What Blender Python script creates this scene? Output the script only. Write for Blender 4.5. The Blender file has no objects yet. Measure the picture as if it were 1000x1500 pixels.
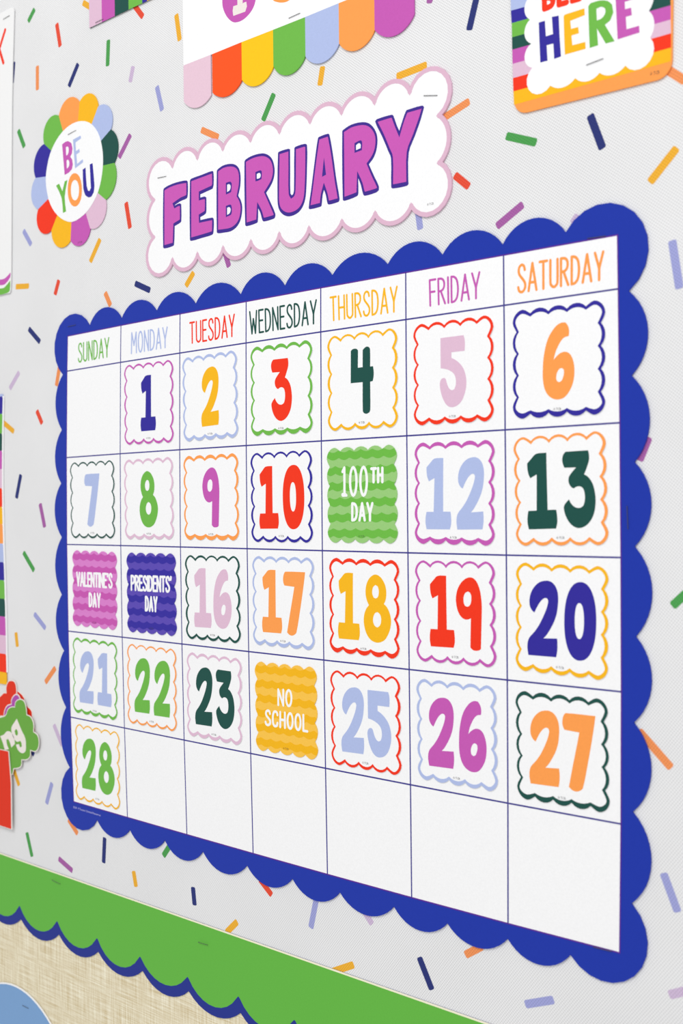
import bpy, bmesh, math, random
from mathutils import Matrix, Vector
from mathutils.geometry import tessellate_polygon

# ------------------------------------------------------------------ camera
scene = bpy.context.scene
COL = scene.collection
cam_data = bpy.data.cameras.new('camera')
cam = bpy.data.objects.new('camera', cam_data)
COL.objects.link(cam)
cam_data.sensor_width = 36.0
cam_data.lens = 1700.0 / 1500.0 * 36.0
cam_data.clip_start = 0.02
cam_data.clip_end = 50
# rows: picture right, picture down, view direction, in wall terms (along wall, down, into wall)
RW = ((0.74518657, 0.01053951, 0.66677275), (-0.00384199, 0.99992636, -0.01151178), (-0.66684497, 0.00601669, 0.74517218))
right = Vector((RW[0][0], RW[0][2], -RW[0][1]))
down = Vector((RW[1][0], RW[1][2], -RW[1][1]))
fwd = Vector((RW[2][0], RW[2][2], -RW[2][1]))
cam.matrix_world = Matrix.Translation(Vector((0.815686, -0.569334, 1.550 - 0.144604))) @ Matrix((right, -down, -fwd)).transposed().to_4x4()
cam_data.dof.use_dof = True
cam_data.dof.focus_distance = 0.80
cam_data.dof.aperture_fstop = 9.0
scene.camera = cam

# ------------------------------------------------------------------ world, lamps, exposure
world = bpy.data.worlds.new('world')
scene.world = world
world.use_nodes = True
world.node_tree.nodes['Background'].inputs[0].default_value = (1.0, 0.995, 0.985, 1)
world.node_tree.nodes['Background'].inputs[1].default_value = 0.72

def area(name, loc, target, sx, sy, power, col):
    d = bpy.data.lights.new(name, 'AREA')
    d.shape = 'RECTANGLE'; d.size = sx; d.size_y = sy; d.energy = power; d.color = col
    o = bpy.data.objects.new(name, d); COL.objects.link(o)
    o.location = loc
    o.rotation_euler = (Vector(target) - Vector(loc)).to_track_quat('-Z', 'Y').to_euler()
    return o
area('ceiling_panel_light', (0.55, -1.7, 3.0), (0.35, 0, 1.45), 1.5, 0.9, 26.0, (1, 1, 1))
area('window_light', (3.0, -2.2, 1.7), (0.4, 0, 1.4), 1.6, 1.6, 16.0, (0.96, 0.98, 1.0))

scene.view_settings.view_transform = 'Standard'
scene.view_settings.look = 'None'
scene.view_settings.gamma = 1.0
scene.view_settings.use_curve_mapping = False
scene.view_settings.exposure = -0.05

# ------------------------------------------------------------------ materials
def lin(c):
    c /= 255.0
    return c / 12.92 if c <= 0.04045 else ((c + 0.055) / 1.055) ** 2.4

PAL = dict(white=(250, 250, 251), fabric=(235, 235, 236), navy=(50, 42, 155), red=(246, 54, 24), yellow=(250, 186, 25),
           orange=(255, 160, 80), green=(112, 186, 74), dark_green=(28, 80, 72), periwinkle=(177, 191, 232), magenta=(199, 90, 181),
           pink=(226, 190, 213), frame=(28, 54, 168), line=(58, 54, 140), panel_edge=(95, 40, 150), wall=(228, 224, 216),
           strip_green=(101, 184, 68), strip_navy=(35, 50, 142), circle=(125, 165, 212), ink=(70, 66, 70),
           cream=(246, 242, 214), feb=(204, 90, 184), feb_rim=(224, 184, 206), feb_navy=(64, 44, 145),
           c_G=(70, 160, 75), c_R=(235, 72, 42), c_Y=(243, 178, 40), c_O=(247, 148, 84), c_N=(24, 40, 116), c_P=(168, 92, 165),
           c_K=(208, 186, 216), c_B=(160, 164, 218), light_green=(154, 205, 124), light_magenta=(220, 130, 205),
           light_navy=(92, 74, 180), light_yellow=(252, 198, 76), band_green=(110, 188, 70), band_yellow=(247, 184, 20),
           band_magenta=(202, 88, 178), band_navy=(54, 44, 160), cloud_red=(228, 50, 22), cloud_purple=(176, 78, 172),
           cloud_green=(108, 170, 66), letter_cream=(240, 232, 226), awning_red=(255, 86, 28), awning_yellow=(252, 200, 18), awning_pink=(233, 200, 216), poster=(243, 243, 243), line_text=(205, 205, 245))
MATS = {}
GAIN = 1.08

def node(nt, kind, **kw):
    n = nt.nodes.new(kind)
    for k, v in kw.items(): setattr(n, k, v)
    return n

def paper(name, rough=0.5):
    """printed card stock: flat ink colour with a very fine grain"""
    if name in MATS: return MATS[name]
    m = bpy.data.materials.new('paper_' + name); m.use_nodes = True
    nt = m.node_tree; b = nt.nodes['Principled BSDF']
    base = [min(0.93, lin(v) / GAIN) for v in PAL[name]]
    tc = node(nt, 'ShaderNodeTexCoord')
    nz = node(nt, 'ShaderNodeTexNoise'); nz.inputs['Scale'].default_value = 900; nz.inputs['Detail'].default_value = 2
    nt.links.new(tc.outputs['Object'], nz.inputs['Vector'])
    rp = node(nt, 'ShaderNodeValToRGB')
    rp.color_ramp.elements[0].position = 0.3; rp.color_ramp.elements[1].position = 0.7
    rp.color_ramp.elements[0].color = [v * 0.975 for v in base] + [1]
    rp.color_ramp.elements[1].color = [min(0.95, v * 1.02) for v in base] + [1]
    nt.links.new(nz.outputs['Fac'], rp.inputs['Fac'])
    nt.links.new(rp.outputs['Color'], b.inputs['Base Color'])
    b.inputs['Roughness'].default_value = rough
    b.inputs['Specular IOR Level'].default_value = 0.15
    MATS[name] = m
    return m

def weave_material(ink='fabric'):
    if 'weave_' + ink in MATS: return MATS['weave_' + ink]
    m = bpy.data.materials.new('embossed_' + ink); MATS['weave_' + ink] = m; m.use_nodes = True
    nt = m.node_tree; b = nt.nodes['Principled BSDF']
    tc = node(nt, 'ShaderNodeTexCoord')
    waves = []
    for ang in (52, -38):
        mp = node(nt, 'ShaderNodeMapping'); mp.inputs['Rotation'].default_value = (0, math.radians(ang), 0)
        nt.links.new(tc.outputs['Object'], mp.inputs['Vector'])
        w = node(nt, 'ShaderNodeTexWave'); w.bands_direction = 'X'
        w.inputs['Scale'].default_value = 2 * math.pi / (20 * 0.0014)
        w.inputs['Distortion'].default_value = 0.25; w.inputs['Detail'].default_value = 0
        nt.links.new(mp.outputs['Vector'], w.inputs['Vector']); waves.append(w)
    mul = node(nt, 'ShaderNodeMath', operation='MULTIPLY')
    nt.links.new(waves[0].outputs['Fac'], mul.inputs[0]); nt.links.new(waves[1].outputs['Fac'], mul.inputs[1])
    nz = node(nt, 'ShaderNodeTexNoise'); nz.inputs['Scale'].default_value = 14; nz.inputs['Detail'].default_value = 3
    nt.links.new(tc.outputs['Object'], nz.inputs['Vector'])
    base = [lin(v) / GAIN for v in PAL[ink]]
    rp = node(nt, 'ShaderNodeValToRGB')
    rp.color_ramp.elements[0].color = [min(.93, v * 1.10) for v in base] + [1]
    rp.color_ramp.elements[1].color = [v * 0.68 for v in base] + [1]
    nt.links.new(mul.outputs[0], rp.inputs['Fac'])
    mx = node(nt, 'ShaderNodeMix', data_type='RGBA', blend_type='MULTIPLY'); mx.inputs[0].default_value = 0.10
    nt.links.new(rp.outputs['Color'], mx.inputs[6]); nt.links.new(nz.outputs['Fac'], mx.inputs[7])
    nt.links.new(mx.outputs[2], b.inputs['Base Color'])
    bp = node(nt, 'ShaderNodeBump'); bp.inputs['Strength'].default_value = 0.35; bp.inputs['Distance'].default_value = 0.0002
    bp.invert = True
    nt.links.new(mul.outputs[0], bp.inputs['Height']); nt.links.new(bp.outputs['Normal'], b.inputs['Normal'])
    b.inputs['Roughness'].default_value = 0.8
    return m

def burlap_material():
    m = bpy.data.materials.new('burlap_weave'); m.use_nodes = True
    nt = m.node_tree; b = nt.nodes['Principled BSDF']
    tc = node(nt, 'ShaderNodeTexCoord')
    outs = []
    for sc in ((28, 1, 1150), (1000, 1, 28)):
        mp = node(nt, 'ShaderNodeMapping'); mp.inputs['Scale'].default_value = sc
        nt.links.new(tc.outputs['Object'], mp.inputs['Vector'])
        n = node(nt, 'ShaderNodeTexNoise'); n.inputs['Scale'].default_value = 1.0; n.inputs['Detail'].default_value = 3
        n.inputs['Roughness'].default_value = 0.65
        nt.links.new(mp.outputs['Vector'], n.inputs['Vector']); outs.append(n)
    add = node(nt, 'ShaderNodeMath', operation='ADD')
    nt.links.new(outs[0].outputs['Fac'], add.inputs[0]); nt.links.new(outs[1].outputs['Fac'], add.inputs[1])
    half = node(nt, 'ShaderNodeMath', operation='MULTIPLY'); half.inputs[1].default_value = 0.5
    nt.links.new(add.outputs[0], half.inputs[0])
    rp = node(nt, 'ShaderNodeValToRGB')
    rp.color_ramp.elements[0].position = 0.36; rp.color_ramp.elements[1].position = 0.64
    rp.color_ramp.elements[0].color = [lin(v) / GAIN for v in (200, 178, 130)] + [1]
    rp.color_ramp.elements[1].color = [lin(v) / GAIN for v in (255, 250, 228)] + [1]
    nt.links.new(half.outputs[0], rp.inputs['Fac']); nt.links.new(rp.outputs['Color'], b.inputs['Base Color'])
    bp = node(nt, 'ShaderNodeBump'); bp.inputs['Strength'].default_value = 0.5; bp.inputs['Distance'].default_value = 0.0004
    nt.links.new(half.outputs[0], bp.inputs['Height']); nt.links.new(bp.outputs['Normal'], b.inputs['Normal'])
    b.inputs['Roughness'].default_value = 0.9
    return m

def metal_material():
    m = bpy.data.materials.new('staple_steel'); m.use_nodes = True
    nt = m.node_tree; b = nt.nodes['Principled BSDF']
    nz = node(nt, 'ShaderNodeTexNoise'); nz.inputs['Scale'].default_value = 2500
    rp = node(nt, 'ShaderNodeValToRGB')
    rp.color_ramp.elements[0].color = (0.05, 0.05, 0.055, 1); rp.color_ramp.elements[1].color = (0.14, 0.14, 0.145, 1)
    nt.links.new(nz.outputs['Fac'], rp.inputs['Fac']); nt.links.new(rp.outputs['Color'], b.inputs['Base Color'])
    b.inputs['Metallic'].default_value = 0.6; b.inputs['Roughness'].default_value = 0.4
    return m

def wall_material():
    m = bpy.data.materials.new('painted_wall'); m.use_nodes = True
    nt = m.node_tree; b = nt.nodes['Principled BSDF']
    nz = node(nt, 'ShaderNodeTexNoise'); nz.inputs['Scale'].default_value = 60; nz.inputs['Detail'].default_value = 4
    tc = node(nt, 'ShaderNodeTexCoord'); nt.links.new(tc.outputs['Object'], nz.inputs['Vector'])
    rp = node(nt, 'ShaderNodeValToRGB')
    rp.color_ramp.elements[0].color = (0.70, 0.68, 0.63, 1); rp.color_ramp.elements[1].color = (0.76, 0.74, 0.69, 1)
    nt.links.new(nz.outputs['Fac'], rp.inputs['Fac']); nt.links.new(rp.outputs['Color'], b.inputs['Base Color'])
    bp = node(nt, 'ShaderNodeBump'); bp.inputs['Strength'].default_value = 0.1
    nt.links.new(nz.outputs['Fac'], bp.inputs['Height']); nt.links.new(bp.outputs['Normal'], b.inputs['Normal'])
    b.inputs['Roughness'].default_value = 0.8
    return m

# ------------------------------------------------------------------ shape helpers
# All drawing is done in millimetres on the wall: x to the right, z up; "front" is how far a face stands off the wall.
def smooth(pts, n=3, corner=40.0):
    """rounds a closed outline between its corners (Catmull-Rom), keeping sharp corners sharp"""
    N = len(pts); out = []
    sharp = []
    for i in range(N):
        a, b, c = pts[i - 1], pts[i], pts[(i + 1) % N]
        t1 = math.atan2(b[1] - a[1], b[0] - a[0]); t2 = math.atan2(c[1] - b[1], c[0] - b[0])
        d = abs((t2 - t1 + math.pi) % (2 * math.pi) - math.pi)
        sharp.append(math.degrees(d) > corner)
    for i in range(N):
        p1, p2 = pts[i], pts[(i + 1) % N]
        p0 = p1 if sharp[i] else pts[i - 1]
        p3 = p2 if sharp[(i + 1) % N] else pts[(i + 2) % N]
        out.append(p1)
        if sharp[i] and sharp[(i + 1) % N]: continue
        seg = math.hypot(p2[0] - p1[0], p2[1] - p1[1])
        def tan(a, b):
            l = math.hypot(b[0] - a[0], b[1] - a[1]) or 1.0
            return ((b[0] - a[0]) / l * seg, (b[1] - a[1]) / l * seg)
        m1 = tan(p0, p2); m2 = tan(p1, p3)
        for k in range(1, n):
            t = k / n; t2 = t * t; t3 = t2 * t
            out.append(tuple((2 * t3 - 3 * t2 + 1) * p1[j] + (t3 - 2 * t2 + t) * m1[j] + (3 * t2 - 2 * t3) * p2[j] + (t3 - t2) * m2[j] for j in (0, 1)))
    return out

def arc3(a, m, b, k=10):
    """points from a (included) towards b (left out) on the circle through a, m, b"""
    ax, ay = a; bx, by = m; cx, cy = b
    d = 2 * (ax * (by - cy) + bx * (cy - ay) + cx * (ay - by))
    if abs(d) < 1e-6: return [a, m]
    ux = ((ax * ax + ay * ay) * (by - cy) + (bx * bx + by * by) * (cy - ay) + (cx * cx + cy * cy) * (ay - by)) / d
    uy = ((ax * ax + ay * ay) * (cx - bx) + (bx * bx + by * by) * (ax - cx) + (cx * cx + cy * cy) * (bx - ax)) / d
    r = math.hypot(ax - ux, ay - uy)
    t0 = math.atan2(ay - uy, ax - ux); tm = math.atan2(by - uy, bx - ux); t1 = math.atan2(cy - uy, cx - ux)
    ccw = ((tm - t0) % (2 * math.pi)) < ((t1 - t0) % (2 * math.pi))
    sweep = (t1 - t0) % (2 * math.pi) if ccw else -((t0 - t1) % (2 * math.pi))
    return [(ux + r * math.cos(t0 + sweep * i / k), uy + r * math.sin(t0 + sweep * i / k)) for i in range(k)]

def arcs(seq, k=10, close=True):
    """scalloped outline from (notch, tip of the lobe after it) pairs"""
    out = []
    for i in range(len(seq) if close else len(seq) - 1):
        out += arc3(seq[i][0], seq[i][1], seq[(i + 1) % len(seq)][0], k)
    if not close: out.append(seq[-1][0])
    return out

class Shape:
    """collects flat-faced pieces into one mesh; origin o = (x, z) in mm"""
    def __init__(self, o=(0, 0)):
        self.v = []; self.f = []; self.o = o
    def pt(self, p, y):
        self.v.append(((p[0] - self.o[0]) / 1000, -y / 1000, (p[1] - self.o[1]) / 1000)); return len(self.v) - 1
    def prism(self, outer, holes, back, front, back_face=True):
        loops = [outer] + list(holes)
        flat = [p for l in loops for p in l]
        tris = tessellate_polygon([[Vector((p[0], p[1], 0)) for p in l] for l in loops])
        fi = [self.pt(p, front) for p in flat]; bi = [self.pt(p, back) for p in flat]
        for a, b, c in tris:
            A, B, C_ = flat[a], flat[b], flat[c]
            ar = (B[0] - A[0]) * (C_[1] - A[1]) - (B[1] - A[1]) * (C_[0] - A[0])
            if abs(ar) < 1e-9: continue
            if ar < 0: a, c = c, a
            self.f.append((fi[a], fi[b], fi[c]))
            if back_face: self.f.append((bi[c], bi[b], bi[a]))
        s = 0
        for li, l in enumerate(loops):
            n = len(l)
            area2 = sum(l[i][0] * l[(i + 1) % n][1] - l[(i + 1) % n][0] * l[i][1] for i in range(n))
            flip = (area2 < 0) if li == 0 else (area2 > 0)
            for i in range(n):
                a, b = s + i, s + (i + 1) % n
                q = (fi[a], bi[a], bi[b], fi[b])
                self.f.append(q[::-1] if flip else q)
            s += n
        return self
    def line(self, pts, width, front, closed=False, back=None, caps=True):
        """a stroke of even width along a path, round at its ends and bends"""
        n = len(pts); hw = width / 2
        back = front - 0.1 if back is None else back
        L = []; R = []
        for i in range(n):
            a = pts[i - 1] if (i > 0 or closed) else pts[i]
            b = pts[(i + 1) % n] if (i < n - 1 or closed) else pts[i]
            p = pts[i]
            d1 = Vector((p[0] - a[0], p[1] - a[1])); d2 = Vector((b[0] - p[0], b[1] - p[1]))
            if d1.length < 1e-9: d1 = d2.copy()
            if d2.length < 1e-9: d2 = d1.copy()
            d1.normalize(); d2.normalize()
            t = d1 + d2
            if t.length < 0.3: t = d2.copy()
            t.normalize()
            nrm = Vector((-t.y, t.x)); c = max(0.55, nrm.dot(Vector((-d1.y, d1.x))))
            k = hw / c
            L.append((p[0] + nrm.x * k, p[1] + nrm.y * k)); R.append((p[0] - nrm.x * k, p[1] - nrm.y * k))
        lf = [self.pt(p, front) for p in L]; rf = [self.pt(p, front) for p in R]
        lb = [self.pt(p, back) for p in L]; rb = [self.pt(p, back) for p in R]
        for i in range(n if closed else n - 1):
            j = (i + 1) % n
            self.f.append((rf[i], rf[j], lf[j], lf[i]))
            self.f.append((lf[i], lf[j], lb[j], lb[i])); self.f.append((rb[i], rb[j], rf[j], rf[i]))
        if not closed and caps:
            for e, s in ((0, 1), (n - 1, -1)):
                q = pts[e]; o2 = pts[e + s]
                th = math.atan2(q[1] - o2[1], q[0] - o2[0])
                fan = [(q[0] + hw * math.cos(th + math.pi / 2 - math.pi * i / 6), q[1] + hw * math.sin(th + math.pi / 2 - math.pi * i / 6)) for i in range(7)]
                ids = [self.pt(p, front) for p in fan]; ib = [self.pt(p, back) for p in fan]
                self.f.append(tuple(reversed(ids)))
                for i in range(6): self.f.append((ids[i], ids[i + 1], ib[i + 1], ib[i]))
        return self
    def build(self, name, mat, parent=None, tags=None, at=None, roll=0.0):
        me = bpy.data.meshes.new(name)
        me.from_pydata(self.v, [], self.f)
        me.materials.append(mat); me.update()
        o = bpy.data.objects.new(name, me); COL.objects.link(o)
        if parent: o.parent = parent
        else:
            a = at if at is not None else self.o
            o.location = (a[0] / 1000, 0, a[1] / 1000)
            o.rotation_euler = (0, -math.radians(roll), 0)
        if tags: tag(o, *tags)
        return o

def tag(o, label, category=None, group=None):
    o['label'] = label
    if category: o['category'] = category
    if group: o['group'] = group

def centre(pts):
    xs = [p[0] for p in pts]; zs = [p[1] for p in pts]
    return ((min(xs) + max(xs)) / 2, (min(zs) + max(zs)) / 2)

def inset(pts, dx, dz, shift=0.0):
    n = len(pts)
    area2 = sum(pts[i][0] * pts[(i + 1) % n][1] - pts[(i + 1) % n][0] * pts[i][1] for i in range(n))
    sg = 1 if area2 > 0 else -1
    out = []
    def dist(q):
        best = 1e9
        for i in range(n):
            ax, ay = pts[i]; bx, by = pts[(i + 1) % n]
            vx, vy = bx - ax, by - ay; l2 = vx * vx + vy * vy or 1e-9
            t = max(0, min(1, ((q[0] - ax) * vx + (q[1] - ay) * vy) / l2))
            best = min(best, math.hypot(q[0] - ax - t * vx, q[1] - ay - t * vy))
        return best
    for i in range(n):
        a, p, b = pts[i - 1], pts[i], pts[(i + 1) % n]
        d1 = Vector((p[0] - a[0], p[1] - a[1])).normalized(); d2 = Vector((b[0] - p[0], b[1] - p[1])).normalized()
        n1 = Vector((-d1.y, d1.x)) * sg; n2 = Vector((-d2.y, d2.x)) * sg
        m = n1 + n2
        if m.length < 0.2: m = n1.copy()
        m.normalize(); c = max(0.5, m.dot(n1)); m /= c
        q = (p[0] + m.x * dx, p[1] + m.y * dz)
        if dist(q) > 0.86 * min(dx, dz): out.append((q[0], q[1] + shift))
    return out

# hand-lettered capitals as pen strokes: width, strokes (x to the right, y 0 at the foot and 1 at the top)
LET = {
 'A': (.40, [[(0, 0), (.20, 1), (.40, 0)], [(.08, .30), (.32, .30)]]),
 'B': (.36, [[(.0, 0), (.0, 1), (.20, .98), (.31, .86), (.30, .66), (.18, .54), (0, .52)], [(.16, .54), (.31, .44), (.35, .25), (.26, .05), (0, 0)]]),
 'C': (.36, [[(.35, .78), (.31, .94), (.19, 1), (.07, .93), (.01, .72), (.0, .5), (.01, .25), (.07, .06), (.19, 0), (.31, .07), (.35, .24)]]),
 'D': (.36, [[(0, 0), (0, 1), (.17, .97), (.30, .82), (.35, .5), (.30, .18), (.17, .03), (0, 0)]]),
 'E': (.30, [[(.30, 1), (0, 1), (0, 0), (.30, 0)], [(0, .53), (.25, .53)]]),
 'F': (.30, [[(.32, 1), (0, 1), (0, 0)], [(0, .53), (.26, .53)]]),
 'G': (.38, [[(.35, .78), (.31, .94), (.19, 1), (.07, .93), (.0, .5), (.07, .06), (.19, 0), (.33, .08), (.36, .42), (.22, .42)]]),
 'H': (.35, [[(0, 0), (0, 1)], [(.35, 0), (.35, 1)], [(0, .5), (.35, .5)]]),
 'I': (.02, [[(.01, 0), (.01, 1)]]),
 'L': (.29, [[(0, 1), (0, 0), (.29, 0)]]),
 'M': (.46, [[(0, 0), (.03, 1), (.23, .38), (.43, 1), (.46, 0)]]),
 'N': (.36, [[(0, 0), (0, 1), (.36, 0), (.36, 1)]]),
 'O': (.38, [[(.19 + .19 * math.sin(2 * math.pi * i / 20), .5 + .5 * math.cos(2 * math.pi * i / 20)) for i in range(21)]]),
 'P': (.34, [[(0, 0), (0, 1), (.20, .98), (.32, .85), (.32, .62), (.20, .48), (0, .46)]]),
 'R': (.35, [[(0, 0), (0, 1), (.20, .98), (.31, .86), (.31, .66), (.20, .53), (0, .50)], [(.13, .50), (.35, 0)]]),
 'S': (.36, [[(.34, .80), (.30, .94), (.19, 1), (.07, .93), (.03, .78), (.08, .63), (.26, .44), (.35, .30), (.35, .14), (.25, .02), (.14, 0), (.04, .06), (0, .19)]]),
 'T': (.36, [[(0, 1), (.36, 1)], [(.18, 1), (.18, 0)]]),
 'U': (.35, [[(0, 1), (0, .22), (.05, .07), (.175, 0), (.30, .07), (.35, .22), (.35, 1)]]),
 'V': (.36, [[(0, 1), (.18, 0), (.36, 1)]]),
 'W': (.50, [[(0, 1), (.12, 0), (.25, .66), (.38, 0), (.50, 1)]]),
 'Y': (.38, [[(0, 1), (.20, .42)], [(.38, 1), (.20, .42), (.20, 0)]]),
 "'": (.06, [[(.04, 1), (.02, .82)]]),
 '1': (.20, [[(0, .86), (.10, 1), (.10, 0)], [(.0, .0), (.2, .0)]]),
 '0': (.34, [[(.17 + .17 * math.sin(2 * math.pi * i / 20), .5 + .5 * math.cos(2 * math.pi * i / 20)) for i in range(21)]]),
}
def open_smooth(p, n=3):
    out = []
    N = len(p)
    def sharp(i):
        if i in (0, N - 1): return True
        t1 = math.atan2(p[i][1] - p[i - 1][1], (p[i][0] - p[i - 1][0]) * 1.6); t2 = math.atan2(p[i + 1][1] - p[i][1], (p[i + 1][0] - p[i][0]) * 1.6)
        return abs((t2 - t1 + math.pi) % (2 * math.pi) - math.pi) > math.radians(62)
    for i in range(N - 1):
        p1, p2 = p[i], p[i + 1]
        p0 = p1 if sharp(i) else p[i - 1]; p3 = p2 if sharp(i + 1) else p[i + 2]
        for k in range(n):
            t = k / n
            out.append(tuple(0.5 * (2 * p1[j] + (p2[j] - p0[j]) * t + (2 * p0[j] - 5 * p1[j] + 4 * p2[j] - p3[j]) * t * t + (3 * p1[j] - p0[j] - 3 * p2[j] + p3[j]) * t ** 3) for j in (0, 1)))
    out.append(p[-1]); return out

def lettering(shape, word, frame, th, front, gap=.17):
    """writes a word into the slanted box TL, TR, BL, BR; every stroke a hair in front of the last"""
    TL, TR, BL, BR = frame
    tot = sum(LET[ch][0] for ch in word) + gap * (len(word) - 1)
    W = math.hypot(BR[0] - BL[0], BR[1] - BL[1]); H = math.hypot(TL[0] - BL[0], TL[1] - BL[1])
    mx = th / 2 / W; mz = th / 2 / H
    x = 0; k = 0
    for ch in word:
        w, strokes = LET[ch]
        for s in strokes:
            pts = []
            for px, py in (open_smooth(s) if len(s) > 4 and ch not in 'MNWEHO0' else s):
                u = mx + (x + px) / tot * (1 - 2 * mx); v = mz + py * (1 - 2 * mz)
                pts.append(tuple((BL[j] * (1 - u) + BR[j] * u) * (1 - v) + (TL[j] * (1 - u) + TR[j] * u) * v for j in (0, 1)))
            if ch in 'O0':
                shape.line(pts[:-1], th, front + k * 0.001, closed=True); k += 1; continue
            # split at sharp bends so that each leg keeps its full width
            run = [pts[0]]
            for i in range(1, len(pts)):
                run.append(pts[i])
                if i < len(pts) - 1:
                    a, b, c = pts[i - 1], pts[i], pts[i + 1]
                    t1 = math.atan2(b[1] - a[1], b[0] - a[0]); t2 = math.atan2(c[1] - b[1], c[0] - b[0])
                    if abs((t2 - t1 + math.pi) % (2 * math.pi) - math.pi) > 1.0:
                        shape.line(run, th, front + k * 0.001); k += 1; run = [pts[i]]
            shape.line(run, th, front + k * 0.001); k += 1
        x += w + gap

def small_text(shape, body, p0, height, width, angle, front):
    """tiny type set with the built-in font, laid on the wall with its foot starting at p0"""
    cu = bpy.data.curves.new('type', 'FONT'); cu.body = body; cu.resolution_u = 1
    ob = bpy.data.objects.new('type', cu); COL.objects.link(ob)
    dg = bpy.context.evaluated_depsgraph_get(); me = bpy.data.meshes.new_from_object(ob.evaluated_get(dg))
    xs = [v.co.x for v in me.vertices]; ys = [v.co.y for v in me.vertices]
    x0, x1, y0, y1 = min(xs), max(xs), min(ys), max(ys)
    ca, sa = math.cos(angle), math.sin(angle)
    base = len(shape.v)
    for v in me.vertices:
        a = (v.co.x - x0) / (x1 - x0) * width; b = (v.co.y - y0) / (y1 - y0) * height
        shape.pt((p0[0] + a * ca - b * sa, p0[1] + a * sa + b * ca), front)
    for p in me.polygons: shape.f.append(tuple(base + i for i in p.vertices))
    bpy.data.objects.remove(ob); bpy.data.curves.remove(cu); bpy.data.meshes.remove(me)

# ------------------------------------------------------------------ measured shapes, in millimetres on the wall (x, z)
GRID = [[(7.17,1547.47),(78.37,1548.46),(149.59,1549.09),(220.95,1549.44),(292.58,1549.57),(364.6,1549.53),(437.15,1549.39),(510.34,1549.22)],[(5.78,1518.68),(77.27,1519.53),(148.75,1520.06),(220.35,1520.34),(292.19,1520.43),(364.42,1520.39),(437.14,1520.29),(510.49,1520.19)],[(3.45,1447.16),(75.45,1447.68),(147.4,1447.97),(219.41,1448.09),(291.63,1448.09),(364.16,1448.06),(437.14,1448.04),(510.71,1448.11)],[(2.57,1375.04),(74.84,1375.24),(147.0,1375.29),(219.18,1375.26),(291.51,1375.19),(364.11,1375.17),(437.1,1375.25),(510.63,1375.5)],[(3.05,1302.99),(75.34,1302.89),(147.47,1302.71),(219.57,1302.53),(291.76,1302.4),(364.17,1302.4),(436.93,1302.59),(510.16,1303.02)],[(4.8,1231.69),(76.86,1231.28),(148.71,1230.89),(220.47,1230.57),(292.28,1230.4),(364.25,1230.43),(436.53,1230.73),(509.22,1231.36)],[(7.74,1161.81),(79.32,1161.1),(150.64,1160.5),(221.82,1160.06),(292.99,1159.84),(364.28,1159.91),(435.81,1160.34),(507.72,1161.18)]]
FRAME = [((37.14,1552.6),(63.58,1564.59)),((78.99,1553.6),(104.49,1565.41)),((122.01,1554.38),(146.97,1565.93)),((166.82,1554.21),(194.16,1566.41)),((215.07,1554.89),(241.42,1567.09)),((258.96,1555.07),(285.24,1567.05)),((302.77,1556.32),(330.63,1567.17)),((350.07,1556.68),(374.47,1567.41)),((392.93,1556.13),(417.95,1567.14)),((436.47,1555.48),(460.76,1567.12)),((478.35,1555.81),(522.25,1557.47)),((516.4,1518.3),(527.29,1496.57)),((517.63,1473.01),(527.89,1448.72)),((518.98,1426.74),(528.36,1404.31)),((518.53,1381.52),(528.37,1357.55)),((518.77,1333.4),(527.71,1309.59)),((517.12,1287.1),(527.0,1264.23)),((516.04,1238.99),(526.53,1215.18)),((514.82,1189.45),(520.3,1155.92)),((477.08,1152.38),(461.47,1142.12)),((435.35,1151.36),(418.27,1141.14)),((391.75,1150.18),(373.81,1140.71)),((349.8,1151.01),(332.29,1140.73)),((303.83,1150.21),(286.81,1140.15)),((260.21,1150.19),(242.88,1140.19)),((215.26,1150.35),(196.94,1140.04)),((168.3,1151.31),(150.5,1140.75)),((124.7,1151.56),(106.32,1141.29)),((81.99,1152.0),(64.36,1142.03)),((39.38,1152.31),(-5.97,1152.29)),((2.54,1189.56),(-9.59,1214.49)),((-1.58,1239.15),(-12.0,1264.43)),((-3.53,1286.3),(-14.81,1310.16)),((-5.69,1332.97),(-14.81,1357.56)),((-4.71,1380.93),(-14.55,1403.79)),((-4.76,1425.97),(-13.12,1449.07)),((-2.87,1470.6),(-11.47,1495.07)),((-0.47,1516.36),(-0.54,1560.46))]
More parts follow.
